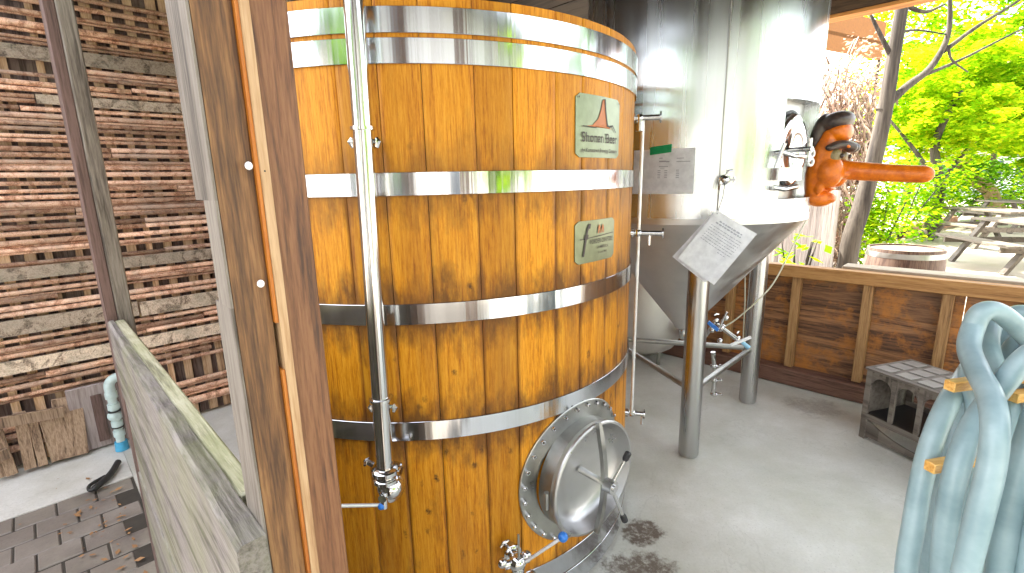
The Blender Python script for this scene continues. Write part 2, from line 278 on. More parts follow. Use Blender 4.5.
# ------------------------------------------------------------------ mesh builder
class MB:
    def __init__(s): s.b = bmesh.new()
    def box(s, x0, x1, y0, y1, z0, z1, bev=0):
        vs = [s.b.verts.new((x, y, z)) for z in (z0, z1) for y in (y0, y1) for x in (x0, x1)]
        fs = [s.b.faces.new([vs[i] for i in q]) for q in ((0, 2, 3, 1), (4, 5, 7, 6), (0, 1, 5, 4), (2, 6, 7, 3), (0, 4, 6, 2), (1, 3, 7, 5))]
        if bev:
            es = list({e for f in fs for e in f.edges}); bmesh.ops.bevel(s.b, geom=es, offset=bev, segments=1, affect='EDGES', profile=.5)
        return s
    def hexa(s, P):     # 8 points: bottom quad then top quad
        vs = [s.b.verts.new(p) for p in P]
        for q in ((3, 2, 1, 0), (4, 5, 6, 7), (0, 1, 5, 4), (1, 2, 6, 5), (2, 3, 7, 6), (3, 0, 4, 7)): s.b.faces.new([vs[i] for i in q])
        return s
    def beam(s, a, b, w, h, up=(0, 0, 1), bev=0):
        a, b = V(a), V(b); d = (b-a).normalized(); u = V(up); r = d.cross(u).normalized(); u = r.cross(d)
        P = []
        for p in (a, b):
            P.append([p - r*w/2 - u*h/2, p + r*w/2 - u*h/2, p + r*w/2 + u*h/2, p - r*w/2 + u*h/2])
        vs = [s.b.verts.new(p) for p in P[0]+P[1]]
        fs = [s.b.faces.new([vs[i] for i in q]) for q in ((0, 1, 2, 3), (7, 6, 5, 4), (0, 4, 5, 1), (1, 5, 6, 2), (2, 6, 7, 3), (3, 7, 4, 0))]
        if bev: bmesh.ops.bevel(s.b, geom=list({e for f in fs for e in f.edges}), offset=bev, segments=1, affect='EDGES')
        return s
    def tube(s, pts, r, seg=12, cap=True, smooth=True):
        pts = [V(p) for p in pts]; n = len(pts); rs = r if isinstance(r, (list, tuple)) else [r]*n
        rings = []; ref = None
        for i, p in enumerate(pts):
            d = (pts[min(i+1, n-1)] - pts[max(i-1, 0)]).normalized()
            if ref is None: ref = V((0, 0, 1)) if abs(d.z) < .9 else V((1, 0, 0))
            a = (ref - d*ref.dot(d)).normalized(); ref = a; b = d.cross(a)
            rings.append([s.b.verts.new(p + (a*cos(2*pi*k/seg) + b*sin(2*pi*k/seg))*rs[i]) for k in range(seg)])
        for i in range(n-1):
            for k in range(seg):
                f = s.b.faces.new((rings[i][k], rings[i][(k+1) % seg], rings[i+1][(k+1) % seg], rings[i+1][k])); f.smooth = smooth
        if cap: s.b.faces.new(rings[0][::-1]); s.b.faces.new(rings[-1])
        return s
    def lathe(s, prof, c=(0, 0), seg=64, a0=0, a1=2*pi, closed=False, mtx=None, smooth=True):   # prof: (r,z) ; angle from -y toward +x
        full = abs(a1-a0-2*pi) < 1e-6; n = seg if full else seg+1
        rows = []
        for (r, z) in prof:
            row = []
            for k in range(n):
                a = a0 + (a1-a0)*k/seg; p = V((c[0]+r*sin(a), c[1]-r*cos(a), z))
                row.append(s.b.verts.new(mtx @ p if mtx else p))
            rows.append(row)
        P = len(prof)
        for i in range(P if closed else P-1):
            j = (i+1) % P
            for k in range(seg):
                k2 = (k+1) % n
                try: f = s.b.faces.new((rows[i][k], rows[i][k2], rows[j][k2], rows[j][k])); f.smooth = smooth
                except ValueError: pass
        return s
    def sphere(s, c, r, sc=(1, 1, 1), sub=2, rot=None):
        mt = M.Translation(c) @ (rot or M()) @ M.Diagonal((sc[0], sc[1], sc[2], 1))
        g = bmesh.ops.create_icosphere(s.b, subdivisions=sub, radius=r, matrix=mt)
        for v in g['verts']:
            for f in v.link_faces: f.smooth = True
        return s
    def build(s, name, mat, parent=None, sharp=40, loc=None, rot=None, recalc=True):
        if recalc: bmesh.ops.recalc_face_normals(s.b, faces=s.b.faces[:])
        me = bpy.data.meshes.new(name); s.b.to_mesh(me); s.b.free(); me.materials.append(mat)
        if sharp:
            try: me.set_sharp_from_angle(angle=rad(sharp))
            except Exception: pass
        o = bpy.data.objects.new(name, me); C.objects.link(o)
        if parent: o.parent = parent
        if loc is not None: o.location = loc
        if rot is not None: o.rotation_euler = rot
        return o
def tag(o, label=None, cat=None, group=None, kind=None):
    if label: o['label'] = label
    if cat: o['category'] = cat
    if group: o['group'] = group
    if kind: o['kind'] = kind
    return o
def empty(name, loc=(0, 0, 0), rz=0, **k):
    o = bpy.data.objects.new(name, None); C.objects.link(o); o.location = loc; o.rotation_euler = (0, 0, rz); o.empty_display_size = .1
    return tag(o, **k)
def shed_empty(name, **k): return empty(name, (OX, OY, 0), SANG, **k)
def spline(pts, n=8):
    pts = [V(p) for p in pts]; out = []
    for i in range(len(pts)-1):
        p0 = pts[max(i-1, 0)]; p1 = pts[i]; p2 = pts[i+1]; p3 = pts[min(i+2, len(pts)-1)]
        for k in range(n):
            t = k/n; out.append(.5*((2*p1) + (p2-p0)*t + (2*p0-5*p1+4*p2-p3)*t*t + (3*p1-p0-3*p2+p3)*t**3))
    out.append(pts[-1]); return out
def frame(o, z, x=None):      # matrix: origin o, local Z = z
    z = V(z).normalized(); x = V(x) if x else (V((0, 0, 1)) if abs(z.z) < .9 else V((1, 0, 0)))
    x = (x - z*x.dot(z)).normalized(); y = z.cross(x)
    return M(((x.x, y.x, z.x, o[0]), (x.y, y.y, z.y, o[1]), (x.z, y.z, z.z, o[2]), (0, 0, 0, 1)))
def text_bm(s, size, font_scale=1, align='CENTER', shear=0, depth=0):
    cu = bpy.data.curves.new('t', 'FONT'); cu.body = s; cu.size = size; cu.align_x = align; cu.shear = shear; cu.space_character = 1.05; cu.resolution_u = 3; cu.offset = size*.012
    o = bpy.data.objects.new('t', cu); C.objects.link(o); bpy.context.view_layer.update()
    me = bpy.data.meshes.new_from_object(o.evaluated_get(bpy.context.evaluated_depsgraph_get()))
    bpy.data.objects.remove(o); b = bmesh.new(); b.from_mesh(me); bpy.data.meshes.remove(me); bpy.data.curves.remove(cu)
    bmesh.ops.triangulate(b, faces=b.faces[:])
    bmesh.ops.subdivide_edges(b, edges=[e for e in b.edges if e.calc_length() > size*.3], cuts=1)
    return b
def add_bm(dst, src, fn):     # append src into MB dst with a point mapping
    mp = {}
    for v in src.verts: mp[v.index] = dst.b.verts.new(fn(v.co))
    for f in src.faces:
        try: dst.b.faces.new([mp[v.index] for v in f.verts])
        except ValueError: pass
    src.free()
def poly(dst, pts, fn, cuts=0):
    b = bmesh.new(); f = b.faces.new([b.verts.new((x, y, 0)) for x, y in pts]); bmesh.ops.triangulate(b, faces=[f])
    for _ in range(cuts): bmesh.ops.subdivide_edges(b, edges=b.edges[:], cuts=1)
    b.verts.index_update(); add_bm(dst, b, fn)

# ================================================================== THE SETTING
g = MB(); g.box(-120, 160, -120, 200, -.6, -.012)
tag(g.build('ground', MT['dirt'], sharp=0), kind='structure')
g = MB(); g.box(-3.16, 4.6, .03, 3.9, -.3, 0)
o = g.build('concrete_floor', MT['concrete'], sharp=0); o.matrix_world = M()
# keep the floor's coordinates in world space so that stains lie where they are in the yard
for v in o.data.vertices: v.co = sh(*v.co)
tag(o, kind='structure')
g = MB(); g.box(-3.16, -2.60, -4.5, .028, -.3, -.003); o = g.build('concrete_strip', MT['strip_c'], sharp=0)
for v in o.data.vertices: v.co = sh(*v.co)
tag(o, kind='structure')
g = MB(); random.seed(3)
px_, py_ = .15, .138
i = 0; x = -2.60
while x < .9:
    y = .02 - (i % 2)*.078
    while y > -3.2:
        dz = random.uniform(-.004, .003)
        if True:
            g.box(x+.0035, x+py_-.0035, y-px_+.0035, y-.0035, -.06, -.004+dz, bev=.004)
        y -= px_
    x += py_; i += 1
j_ = MB(); j_.box(-2.6, 4.6, -9, .028, -.2, -.0095); tag(j_.build('paving_bed', plain('dark_joint_soil', (.045, .038, .03), .95), sharp=0, loc=(OX, OY, 0), rot=(0, 0, SANG)), kind='structure')
tag(g.build('paving', MT['paver'], sharp=20, loc=(OX, OY, 0), rot=(0, 0, SANG)), kind='structure')

# ================================================================== SHED
# far wall of slats
lw = shed_empty('slat_wall', label='weathered wall of grey boards and thin pinkish bamboo slats behind the brick paving', cat='wall')
random.seed(11)
LX = -3.16
g = MB()
y = -4.5
while y < 4.0:
    w = random.uniform(.12, .2); g.box(LX-.09, LX-.07+random.uniform(-.005, .005), y, y+w-.012, -.1, 3.2); y += w
g.box(LX-.14, LX-.10, -4.6, 4.2, -.1, 3.25)  # unseen solid sheet added to stop sun leaking between the boards
g.build('backing', MT['backing'], lw)
g = MB(); y = -4.45
while y < 3.8:
    w = random.uniform(.03, .05); a = random.uniform(-.01, .01); g.beam((LX-.045, y, .0), (LX-.045, y+a*3, 3.15), .02, w, up=(0, 1, 0)); y += random.uniform(.075, .12)
g.build('laths', MT['lath'], lw)
rows = []   # (y_top, y_bottom, kind) read down the wall beside the post
for a, b, k in [(-60, -46, 'b'), (-44, -30, 'b'), (-27, -22, 's'), (-13, -8, 's'), (-2, 3, 's'), (10, 14, 's'), (22, 28, 's'), (36, 45, 'b'), (47, 61, 'b'), (64, 69, 's'), (72, 76, 's'), (80, 85, 's'), (88, 92, 's'), (93, 104, 'b'),
                (106, 110, 's'), (112, 117, 's'), (120, 131, 'b'), (133, 143, 'b'), (145, 158, 'b'), (160, 164, 's'), (165, 170, 's'), (173, 178, 's'), (181, 185, 's'), (189, 193, 's'), (195, 200, 's'), (202, 207, 's'),
                (210, 215, 's'), (217, 221, 's'), (223, 236, 'b'), (239, 244, 's'), (247, 251, 's'), (260, 264, 's'), (266, 279, 'b'), (281, 286, 's'), (289, 293, 's'), (296, 300, 's'), (302, 315, 'b'), (317, 333, 'b'),
                (336, 340, 's'), (343, 347, 's'), (350, 354, 's'), (356, 370, 'b'), (374, 378, 's'), (382, 387, 's'), (391, 395, 's'), (399, 403, 's'), (408, 413, 's'), (418, 423, 's'), (429, 434, 's'), (440, 446, 's')]:
    za = on_u(40, a, LX+.04)[2]; zb = on_u(40, b, LX+.04)[2]; rows.append((za, zb, k))
gb = MB(); gs = MB()
for za, zb, k in rows:
    y = -4.5 - random.uniform(0, 1)
    while y < 3.9:
        ln = random.uniform(1.1, 2.4); e = min(y+ln, 4.0); t1 = random.uniform(-.006, .006); t2 = random.uniform(-.006, .006)
        if k == 'b' and random.random() < .35:
            for q in range(2):
                zc = za + (zb-za)*(.28+.45*q); gs.tube([(LX+.012, y, zc), (LX+.014, (y+e)/2, zc+random.uniform(-.005, .004)), (LX+.012, e-.005, zc)], abs(za-zb)*.2, 7)
        elif k == 'b':
            n = 5; th = random.uniform(.012, .02)
            P0 = []
            for q in range(n+1):
                yy = y + (e-y-.01)*q/n; zt = za + t1 + (t2-t1)*q/n + random.uniform(-.004, .004); zl = zb + t1 + (t2-t1)*q/n + random.uniform(-.003, .006)
                P0.append((yy, zl, zt))
            xo = LX + .005 + random.uniform(0, .02)
            vs = [[gb.b.verts.new((xo+dx, yy, z)) for dx, z in ((0, zl), (th, zl), (th, zt), (0, zt))] for yy, zl, zt in P0]
            for q in range(n):
                for r in range(4): gb.b.faces.new((vs[q][r], vs[q][(r+1) % 4], vs[q+1][(r+1) % 4], vs[q+1][r]))
            gb.b.faces.new(vs[0]); gb.b.faces.new(vs[-1][::-1])
        elif random.random() > .06:
            zc = (za+zb)/2; r = abs(za-zb)/2*1.18; mid = (y+e)/2; sg = random.uniform(-.006, .004)
            gs.tube([(LX+.012, y, zc+t1), (LX+.014, mid, zc+sg), (LX+.012, e-.005, zc+t2)], [r*random.uniform(.8, 1.1) for _ in range(3)], 7, smooth=True)
            if random.random() < .4: gs.tube([(LX+.0, y, zc+t1-r*1.5), (LX+.0, e, zc+t2-r*1.6)], r*.6, 6)
        y = e
gb.build('grey_boards', MT['oldboard'], lw, sharp=30)
gs.build('bamboo_slats', MT['slat'], lw, sharp=0)
# upright planks at the foot of the wall
pa = shed_empty('broken_pallet', label='broken pallet of upright brown planks leaning at the foot of the slat wall', cat='pallet')
for i, (px0, w, top, bot) in enumerate(((2, .05, 418, 458), (12, .045, 405, 470), (30, .05, 410, 464), (43, .04, 418, 462), (57, .055, 408, 455), (73, .13, 396, 452))):
    p = on_u(px0, bot, LX+.09); q = on_u(px0, top, LX+.06)
    zt = max(.15, q[2]); MB().beam((LX+.10+.01*(i % 2), p[1], 0.02), (LX+.05, p[1]+random.uniform(-.03, .03), zt), .022, w, up=(0, 1, 0), bev=.002).build('plank', MT['pallet'], pa)
for (a, b) in (((LX+.115, -.78, .36), (LX+.115, -.18, .30)), ((LX+.125, -.75, .10), (LX+.125, -.42, .155))):
    MB().beam(a, b, .02, .06, up=(0, 0, 1), bev=.002).build('crosspiece', MT['pallet'], pa)
pn = shed_empty('board_panel', label='flat grey brown board panel with a dark strip beside the drain pipe', cat='panel')
MB().box(LX+.05, LX+.075, -.16, .22, .01, .40, bev=.003).build('sheet', wood('panel_grey', (.12, .09, .08), (.24, .19, .18), (.32, .27, .26), 'z', 30, .8, .1), pn)
MB().box(LX+.078, LX+.092, -.06, -.01, .05, .34, bev=.002).build('batten', MT['darkpost'], pn)

# near post: two planks with a pale batten between them
po = shed_empty('corner_post', label='near corner post of two brown planks with a pale orange-edged batten between them', cat='post')
g = MB()
P = [(-.047, 0), (-.047, .0385), (-.136, .0385), (-.136, 0)]
def prism(g, pl, z0, z1): g.hexa([(x, y, z0) for x, y in pl] + [(x, y, z1) for x, y in pl])
def brace(z): return (z > 1.51) or (z < 1.40)
prism(g, [(-.049, .0), (-.049, .0385), (-.094, .0385), (-.094, 0)], 0, 2.7)
bp_ = g.build('brown_plank', MT['brownpost'], po)
g = MB(); g.box(-.112, -.0945, -.0003, .03, 0, 1.385)
for z0, z1, dep in ((0, 1.385, .1125), (1.385, 1.505, .0955), (1.505, 2.7, .1305)): prism(g, [(-.0495, -.0035), (-.0495, -.0006), (-dep, -.0006), (-dep, -.0035)], z0, z1)
g.build('grey_side_board', MT['greypost'], po)
prism2 = MB(); prism2.box(-.10, -.040, .0435, .0535, 0, 2.7); prism2.build('pale_batten', MT['strip'], po)
g = MB(); g.box(-.10, -.0425, .0395, .0432, 0, 1.30); g.box(-.10, -.0425, .0395, .0432, 1.36, 2.7); g.build('orange_edge', MT['orange'], po)
g = MB(); g.box(-.14, -.047, .0535, .0965, 0, 2.7, bev=.002); g.build('red_plank', MT['redpost'], po)
for (px, py) in ((247, 166), (259, 283)):
    q = on_u(px, py, -.045); g = MB(); g.sphere((q[0]+.006, q[1], q[2]), .0042, (.5, 1, 1.1), 2); g.build('white_knob', MT['white'], po)
g = MB(); q = on_u(260, 171, -.04); g.sphere((-.0405, .048, q[2]), .0016, (.6, 1, 1), 1); g.build('nail', MT['rubber'], po)

# knee wall and far post
kw = shed_empty('knee_wall', label='low weathered plank wall with green light painted on its top, running to the corner post', cat='low wall')
g = MB()
nseg = 26
def kx(i): return -.04 - (1.465-.04)*i/nseg
for (z0, z1, y0, y1) in ((.84, 1.10, -.038, -.0042), (.56, .836, -.034, -.0044), (.27, .556, -.038, -.0042), (.0, .266, -.036, -.0043)):
    rowsv = []
    for i in range(nseg+1):
        j = random.uniform(-.003, .003); x = kx(i); sl_y = .018*i/nseg
        rowsv.append([g.b.verts.new(p) for p in ((x, y0+sl_y, z0), (x, y0+sl_y, z1-.006+j), (x, y0+.007+sl_y, z1+j), (x, y1, z1+j), (x, y1, z0))])
    for i in range(nseg):
        for r in range(5):
            g.b.faces.new((rowsv[i][r], rowsv[i][(r+1) % 5], rowsv[i+1][(r+1) % 5], rowsv[i+1][r]))
    g.b.faces.new(rowsv[0]); g.b.faces.new(rowsv[-1][::-1])
g.build('face_board', MT['knee'], kw, sharp=30)
g = MB(); g.box(-1.465, -.152, -.003, .026, 1.055, 1.097, bev=.004)
for x in (-.45, -.9, -1.35): g.box(x, x+.04, .0, .034, .0, 1.05)
g.build('rail', MT['kneetop'], kw)
fp = shed_empty('side_post', label='tall weathered grey post with a dark side at the far end of the green-topped wall', cat='post')
g = MB(); g.box(-1.545, -1.47, .010, .052, 0, 2.72, bev=.004); g.build('grey_post', MT['greypost'], fp)
g = MB(); g.box(-1.58, -1.474, -.018, .0095, 0, 2.72, bev=.002); g.build('dark_plank', MT['darkpost'], fp)

# right rail wall
rw = shed_empty('rail_wall', label='waist high brown plank wall with studs and a timber cap behind the grey crate', cat='low wall')
W0, W1 = -3.1, 2.2
g = MB()
for z0, z1 in ((.06, .3225), (.3235, .5875), (.5885, .835)):
    x = W0
    while x < W1:
        e = min(x+random.uniform(1.3, 2.2), W1); g.box(x, e-.003, 3.745+random.uniform(0, .004), 3.77, z0, z1, bev=.003); x = e
g.build('planks', MT['railboard'], rw)
studs = [on_v(px, 330, 3.70)[0] for px in (792, 863, 943)]
for x in [studs[0]-.46, studs[0]-.95, studs[0]-1.4, studs[0]-1.9] + studs + [studs[2]+.36, studs[2]+.8, studs[2]+1.3]:
    MB().box(x-.028, x+.028, 3.685, 3.744, .122, .80, bev=.003).build('stud', MT['stud'], rw)
MB().box(W0, W1, 3.62, 3.742, 0.004, .12, bev=.006).build('bottom_plate', MT['plate'], rw)
MB().box(W0, W1, 3.66, 3.744, .80, .884, bev=.004).build('top_rail', MT['railtop'], rw)
MB().box(on_v(845, 255, 3.8)[0], W1, 3.747, 3.90, .865, .900, bev=.004).build('cap_board', MT['palecap'], rw)

# roof and beams
rf = shed_empty('shed_roof', label='dark timber roof over the tanks with beams beneath it', cat='roof')
g = MB()
y = -.12
while y < 4.25:
    g.box(-3.5, 1.5, y, y+.146, 2.76+random.uniform(0, .004), 2.80); y += .15
g.box(-3.5, 1.5, -.14, 4.26, 2.802, 2.83)  # unseen top sheet added to keep sun streaks off the floor
g.build('roof_boards', MT['roof'], rf)
g = MB()
for x in (-3.2, -2.3, -1.4, -.5, .4, 1.3): g.box(x, x+.06, -.1, 4.2, 2.68, 2.757)
g.build('rafters', MT['beam'], rf)
MB().box(-3.4, 1.5, 3.80, 3.90, 2.53, 2.677, bev=.004).build('beam', MT['beam'], rf)
MB().box(-3.4, 1.5, 3.79, 3.91, 2.505, 2.527, bev=.002).build('beam_trim', MT['lattebeam'], rf)
MB().box(-3.4, 1.5, -.05, .05, 2.58, 2.677, bev=.004).build('beam', MT['beam'], rf)
for (x, y, nm) in ((1.38, 3.79, ''), (1.38, -.02, '')):
    MB().box(x, x+.1, y, y+.1, 0, 2.6, bev=.004).build('roof_post', MT['redpost'], rf)

# ================================================================== OAK TANK
FC = (-.345, 2.24); FR = .87
tank = empty('oak_tank', (FC[0], FC[1], 0), label='large upright golden oak tank bound with shiny steel hoops', cat='wooden tank')
g = MB(); lay = None
bounds = [-7.24, .17, 7.73, 17.0, 24.4, 33.9, 41.25, 51.06, 58.7]
a = 58.7
random.seed(5)
while a < 340:
    a += random.uniform(7.2, 9.8); bounds.append(a)
bounds = [b for b in bounds if b < 345]; k = (352.76-bounds[-1]); bounds.append(352.76)
H0, H1 = .02, 1.985
sl = g.b.verts.layers.float.new('seam')
for i in range(len(bounds)-1):
    a0, a1 = rad(bounds[i]), rad(bounds[i+1]); gp = .0009/FR
    cols = [a0+gp, a0+gp+.004, a0+.02, (a0+a1)/2-.01, (a0+a1)/2+.01, a1-.02, a1-gp-.004, a1-gp]; sv = [1, 1, 0, 0, 0, 0, 1, 1]
    dr = random.uniform(-.0012, .0012); zs = [H0, .25, .6, 1.0, 1.4, 1.8, H1]
    grid = []
    for z in zs:
        row = []
        for j, c in enumerate(cols):
            r = FR + dr - (.0022 if j in (0, len(cols)-1) else 0); v = g.b.verts.new((r*sin(c), -r*cos(c), z)); v[sl] = sv[j]; row.append(v)
        for c in (cols[-1], cols[0]):
            v = g.b.verts.new(((FR-.05)*sin(c), -(FR-.05)*cos(c), z)); v[sl] = 1; row.append(v)
        grid.append(row)
    n = len(grid[0])
    for q in range(len(zs)-1):
        for j in range(n):
            f = g.b.faces.new((grid[q][j], grid[q][(j+1) % n], grid[q+1][(j+1) % n], grid[q+1][j])); f.smooth = j < len(cols)-1
    g.b.faces.new(grid[0][::-1]); g.b.faces.new(grid[-1])
g.build('staves', MT['stave'], tank, sharp=35)
MB().lathe([(0.001, 1.90), (FR-.052, 1.90), (FR-.052, 1.93), (0.001, 1.93)], seg=48).build('lid', MT['barreltop'], tank)
def hoop(z0, z1):
    MB().lathe([(FR+.0005, z0), (FR+.0065, z0), (FR+.0075, z0+.001), (FR+.0075, z1-.001), (FR+.0065, z1), (FR+.0005, z1)], seg=200, closed=True).build('hoop', MT['steel'], tank)
for z0, z1 in ((1.897, 1.96), (1.823, 1.886), (1.484, 1.547), (1.114, 1.176), (.744, .806), (.104, .185), (.022, .098)): hoop(z0, z1)
def cyl(th, z, r=FR): a = rad(th); return V((r*sin(a), -r*cos(a), z))
def nrm(th): a = rad(th); return V((sin(a), -cos(a), 0))
# name plates
def rrect(w, h, r, n=5):
    pts = []
    for cx, cy, a0 in ((w/2-r, h/2-r, 0), (-w/2+r, h/2-r, 90), (-w/2+r, -h/2+r, 180), (w/2-r, -h/2+r, 270)):
        for i in range(n+1): a = rad(a0+90*i/n); pts.append((cx+r*cos(a), cy+r*sin(a)))
    return pts
def plate(th0, th1, z0, z1):
    thc = (th0+th1)/2; zc = (z0+z1)/2; w = rad(th1-th0)*FR; h = z1-z0
    fn = lambda d: (lambda c: cyl(thc + math.degrees(c[0]/FR), zc + c[1], FR+d))
    g = MB(); pts = rrect(w, h, .012)
    nst = 14
    # strips across so the plate bends with the staves
    for i in range(nst):
        xa = -w/2 + w*i/nst; xb = xa + w/nst
        def lim(x):
            d = max(0, abs(x)-(w/2-.012)); return h/2 - (.012 - sqrt(max(0, .012**2-d*d)))
        ha, hb = lim(xa), lim(xb)
        F = fn(.0045); B = fn(.001)
        q = [(xa, -ha), (xb, -hb), (xb, hb), (xa, ha)]
        vs = [g.b.verts.new(F(p)) for p in q] + [g.b.verts.new(B(p)) for p in q]
        g.b.faces.new(vs[:4]); g.b.faces.new((vs[0], vs[4], vs[5], vs[1])); g.b.faces.new((vs[3], vs[2], vs[6], vs[7]))
        if i == 0: g.b.faces.new((vs[0], vs[3], vs[7], vs[4]))
        if i == nst-1: g.b.faces.new((vs[1], vs[5], vs[6], vs[2]))
    bmesh.ops.remove_doubles(g.b, verts=g.b.verts[:], dist=.0002)
    o = g.build('name_plate', MT['plate_m'], tank, sharp=30)
    return o, fn, w, h
MT['plate_m'] = plain('green_grey_plate', (.17, .195, .12), .3, .55)
MT['ltr'] = plain('engraved_dark', (.05, .035, .03), .6)
MT['peak'] = plain('orange_brown_enamel', (.42, .13, .03), .5)
p1, fn, w, h = plate(39.0, 55.9, 1.585, 1.775)
F = fn(.0066)
g = MB(); poly(g, [(-.085, .0), (-.05, .004), (-.02, .025), (-.004, .055), (.004, .082), (.016, .088), (.022, .05), (.034, .01), (.055, .0), (.075, -.002)], F, 2); g.build('emblem', MT['peak'], p1, sharp=0)
F = fn(.0076)
g = MB(); poly(g, [(.012, .088), (.020, .088), (.026, .05), (.037, .012), (.050, .002), (.030, .004), (.020, .045)], F, 1)
poly(g, [(-.10, .001), (-.03, -.001), (-.03, -.004), (-.10, -.002)], F, 1); poly(g, [(.045, .004), (.07, .012), (.095, -.01), (.092, -.012), (.07, .006), (.045, .0)], F, 1)
add_bm(g, text_bm('Shonan Beer', .042, shear=.0), lambda c: F((c[0]*.92, c[1]-.047)))
add_bm(g, text_bm('by Kumazawa Brewing Company', .0175, shear=.35), lambda c: F((c[0]*.86, c[1]-.078)))
for sx in (-1, 1): poly(g, [(sx*(w/2-.012)+.003*cos(k), h/2-.012+.003*sin(k)) for k in range(6)], F)
g.build('lettering', MT['ltr'], p1, sharp=0)
p2, fn, w, h = plate(39.0, 54.4, 1.245, 1.385)
F = fn(.0072)
g = MB()
add_bm(g, text_bm('f', .15, shear=.45), lambda c: F((c[0]*.5-.078, c[1]-.045)))
poly(g, [(-.095, .012), (.105, .020), (.105, .018), (-.095, .009)], F, 1)
add_bm(g, text_bm('FOEDER CRAFTERS', .021), lambda c: F((c[0]*.78+.028, c[1]-.008)))
add_bm(g, text_bm('of AMERICA', .013), lambda c: F((c[0]+.03, c[1]-.027)))
add_bm(g, text_bm('St Louis, MO', .010), lambda c: F((c[0]+.03, c[1]-.044)))
g.build('lettering', MT['ltr'], p2, sharp=0)
g = MB()
for sx in (-1, 1):
    poly(g, [(.018+sx*.011-.009, .024), (.018+sx*.011-.006, .045), (.018+sx*.011, .055), (.018+sx*.011+.006, .045), (.018+sx*.011+.009, .024), (.018+sx*.011+.004, .024), (.018+sx*.011, .04), (.018+sx*.011-.004, .024)], F, 1)
g.build('emblem', MT['peak'], p2, sharp=0)

# overflow pipe down the front, with clamps and valve
Pt = at(353.5, 0, 1.285) - V((FC[0], FC[1], 0)); Pb = at(385.5, 470, 1.275) - V((FC[0], FC[1], 0))
dv = (Pb-Pt)/(Pt.z-Pb.z)
top = Pt - dv*(2.60-Pt.z)
g = MB(); g.tube([top, Pt, (Pt+Pb)/2, Pb], .0245, 24); pp = g.build('standpipe', MT['pipe'], tank)
def on_pipe(py):
    d = ray(0, py); f_ = (py-0)/458.; return Pt*(1-f_)+Pb*f_
for py in (108, 376):
    c = on_pipe(py*1.0); out = V((c.x, c.y, 0)).normalized()
    g = MB(); g.lathe([(.0248, -.005), (.031, -.004), (.031, .004), (.0248, .005)], mtx=frame(c, (0, 0, 1)), seg=24)
    back = V((out.x*FR, out.y*FR, c.z-.035)); side = V((-out.y, out.x, 0))
    g.tube([c-V((0, 0, .012)), c-V((0, 0, .03))+(-out)*.02, back], .009, 8)
    for s_ in (-1, 1): g.tube([c+side*.031*s_-out*.012-V((0, 0, .022)), c+side*.036*s_-out*.012-V((0, 0, .03)), c+side*.030*s_-out*.014-V((0, 0, .045))], [.006, .009, .006], 8)
    g.tube([c+side*.034-out*.012-V((0, 0, .03)), c-side*.034-out*.012-V((0, 0, .03))], .006, 8)
    g.build('pipe_clamp', MT['chrome'], pp)
# valve at the foot of the pipe
def triclamp(g, c, ax, r=.026, wing=None):
    g.lathe([(.014, -.012), (r, -.009), (r+.004, -.005), (r+.004, .005), (r, .009), (.014, .012)], mtx=frame(c, ax), seg=24)
    if wing is not None:
        w = V(wing).normalized(); p = V(c)+w*(r+.008); g.beam(p-w*.006, p+w*.022, .012, .010); q = V(ax).cross(w).normalized()
        g.tube([p+w*.015-q*.018, p+w*.02, p+w*.015+q*.018], [.004, .006, .004], 8)
g = MB(); c = Pb.copy()
outP = V((c.x, c.y, 0)).normalized(); sideP = V((-outP.y, outP.x, 0))
triclamp(g, c, (0, 0, 1), .036, -sideP+V((0, 0, .5)))
triclamp(g, c-V((0, 0, .028)), (0, 0, 1), .033, sideP+V((0, 0, .9)))
g.tube([c, c-V((0, 0, .02)), c-V((0, 0, .04))-outP*.012, c-V((0, 0, .05))-outP*.03, (outP.x*FR, outP.y*FR, c.z-.055)], [.026, .030, .030, .028, .026], 14)
g.sphere(c-V((0, 0, .055))+sideP*.01, .040, (1, 1, .9), 2)
triclamp(g, c-V((0, 0, .06))+sideP*.022, sideP+outP*.6, .036, (0, 0, 1))
g.tube([c-V((0, 0, .05))+outP*.035, c-V((0, 0, .095))+outP*.04], [.013, .011], 12)
g.lathe([(.0, .03), (.012, .03), (.016, .0), (.012, -.0)], mtx=frame(c-V((0, 0, .06))+outP*.02, outP), seg=14)
vv = g.build('drain_valve', MT['chrome'], tank)
hb = at(382, 505, 1.235) - V((FC[0], FC[1], 0))
hl = at(335, 506, 1.18) - V((FC[0], FC[1], 0))
MB().tube([hb, hl, hl+(hl-hb)*.5], .0052, 10).build('lever_rod', MT['rod'], vv)
MB().sphere(hb+V((0, 0, 0))+outP*.006, .0105, (1, 1, 1), 2).build('blue_cap', MT['blue'], vv)

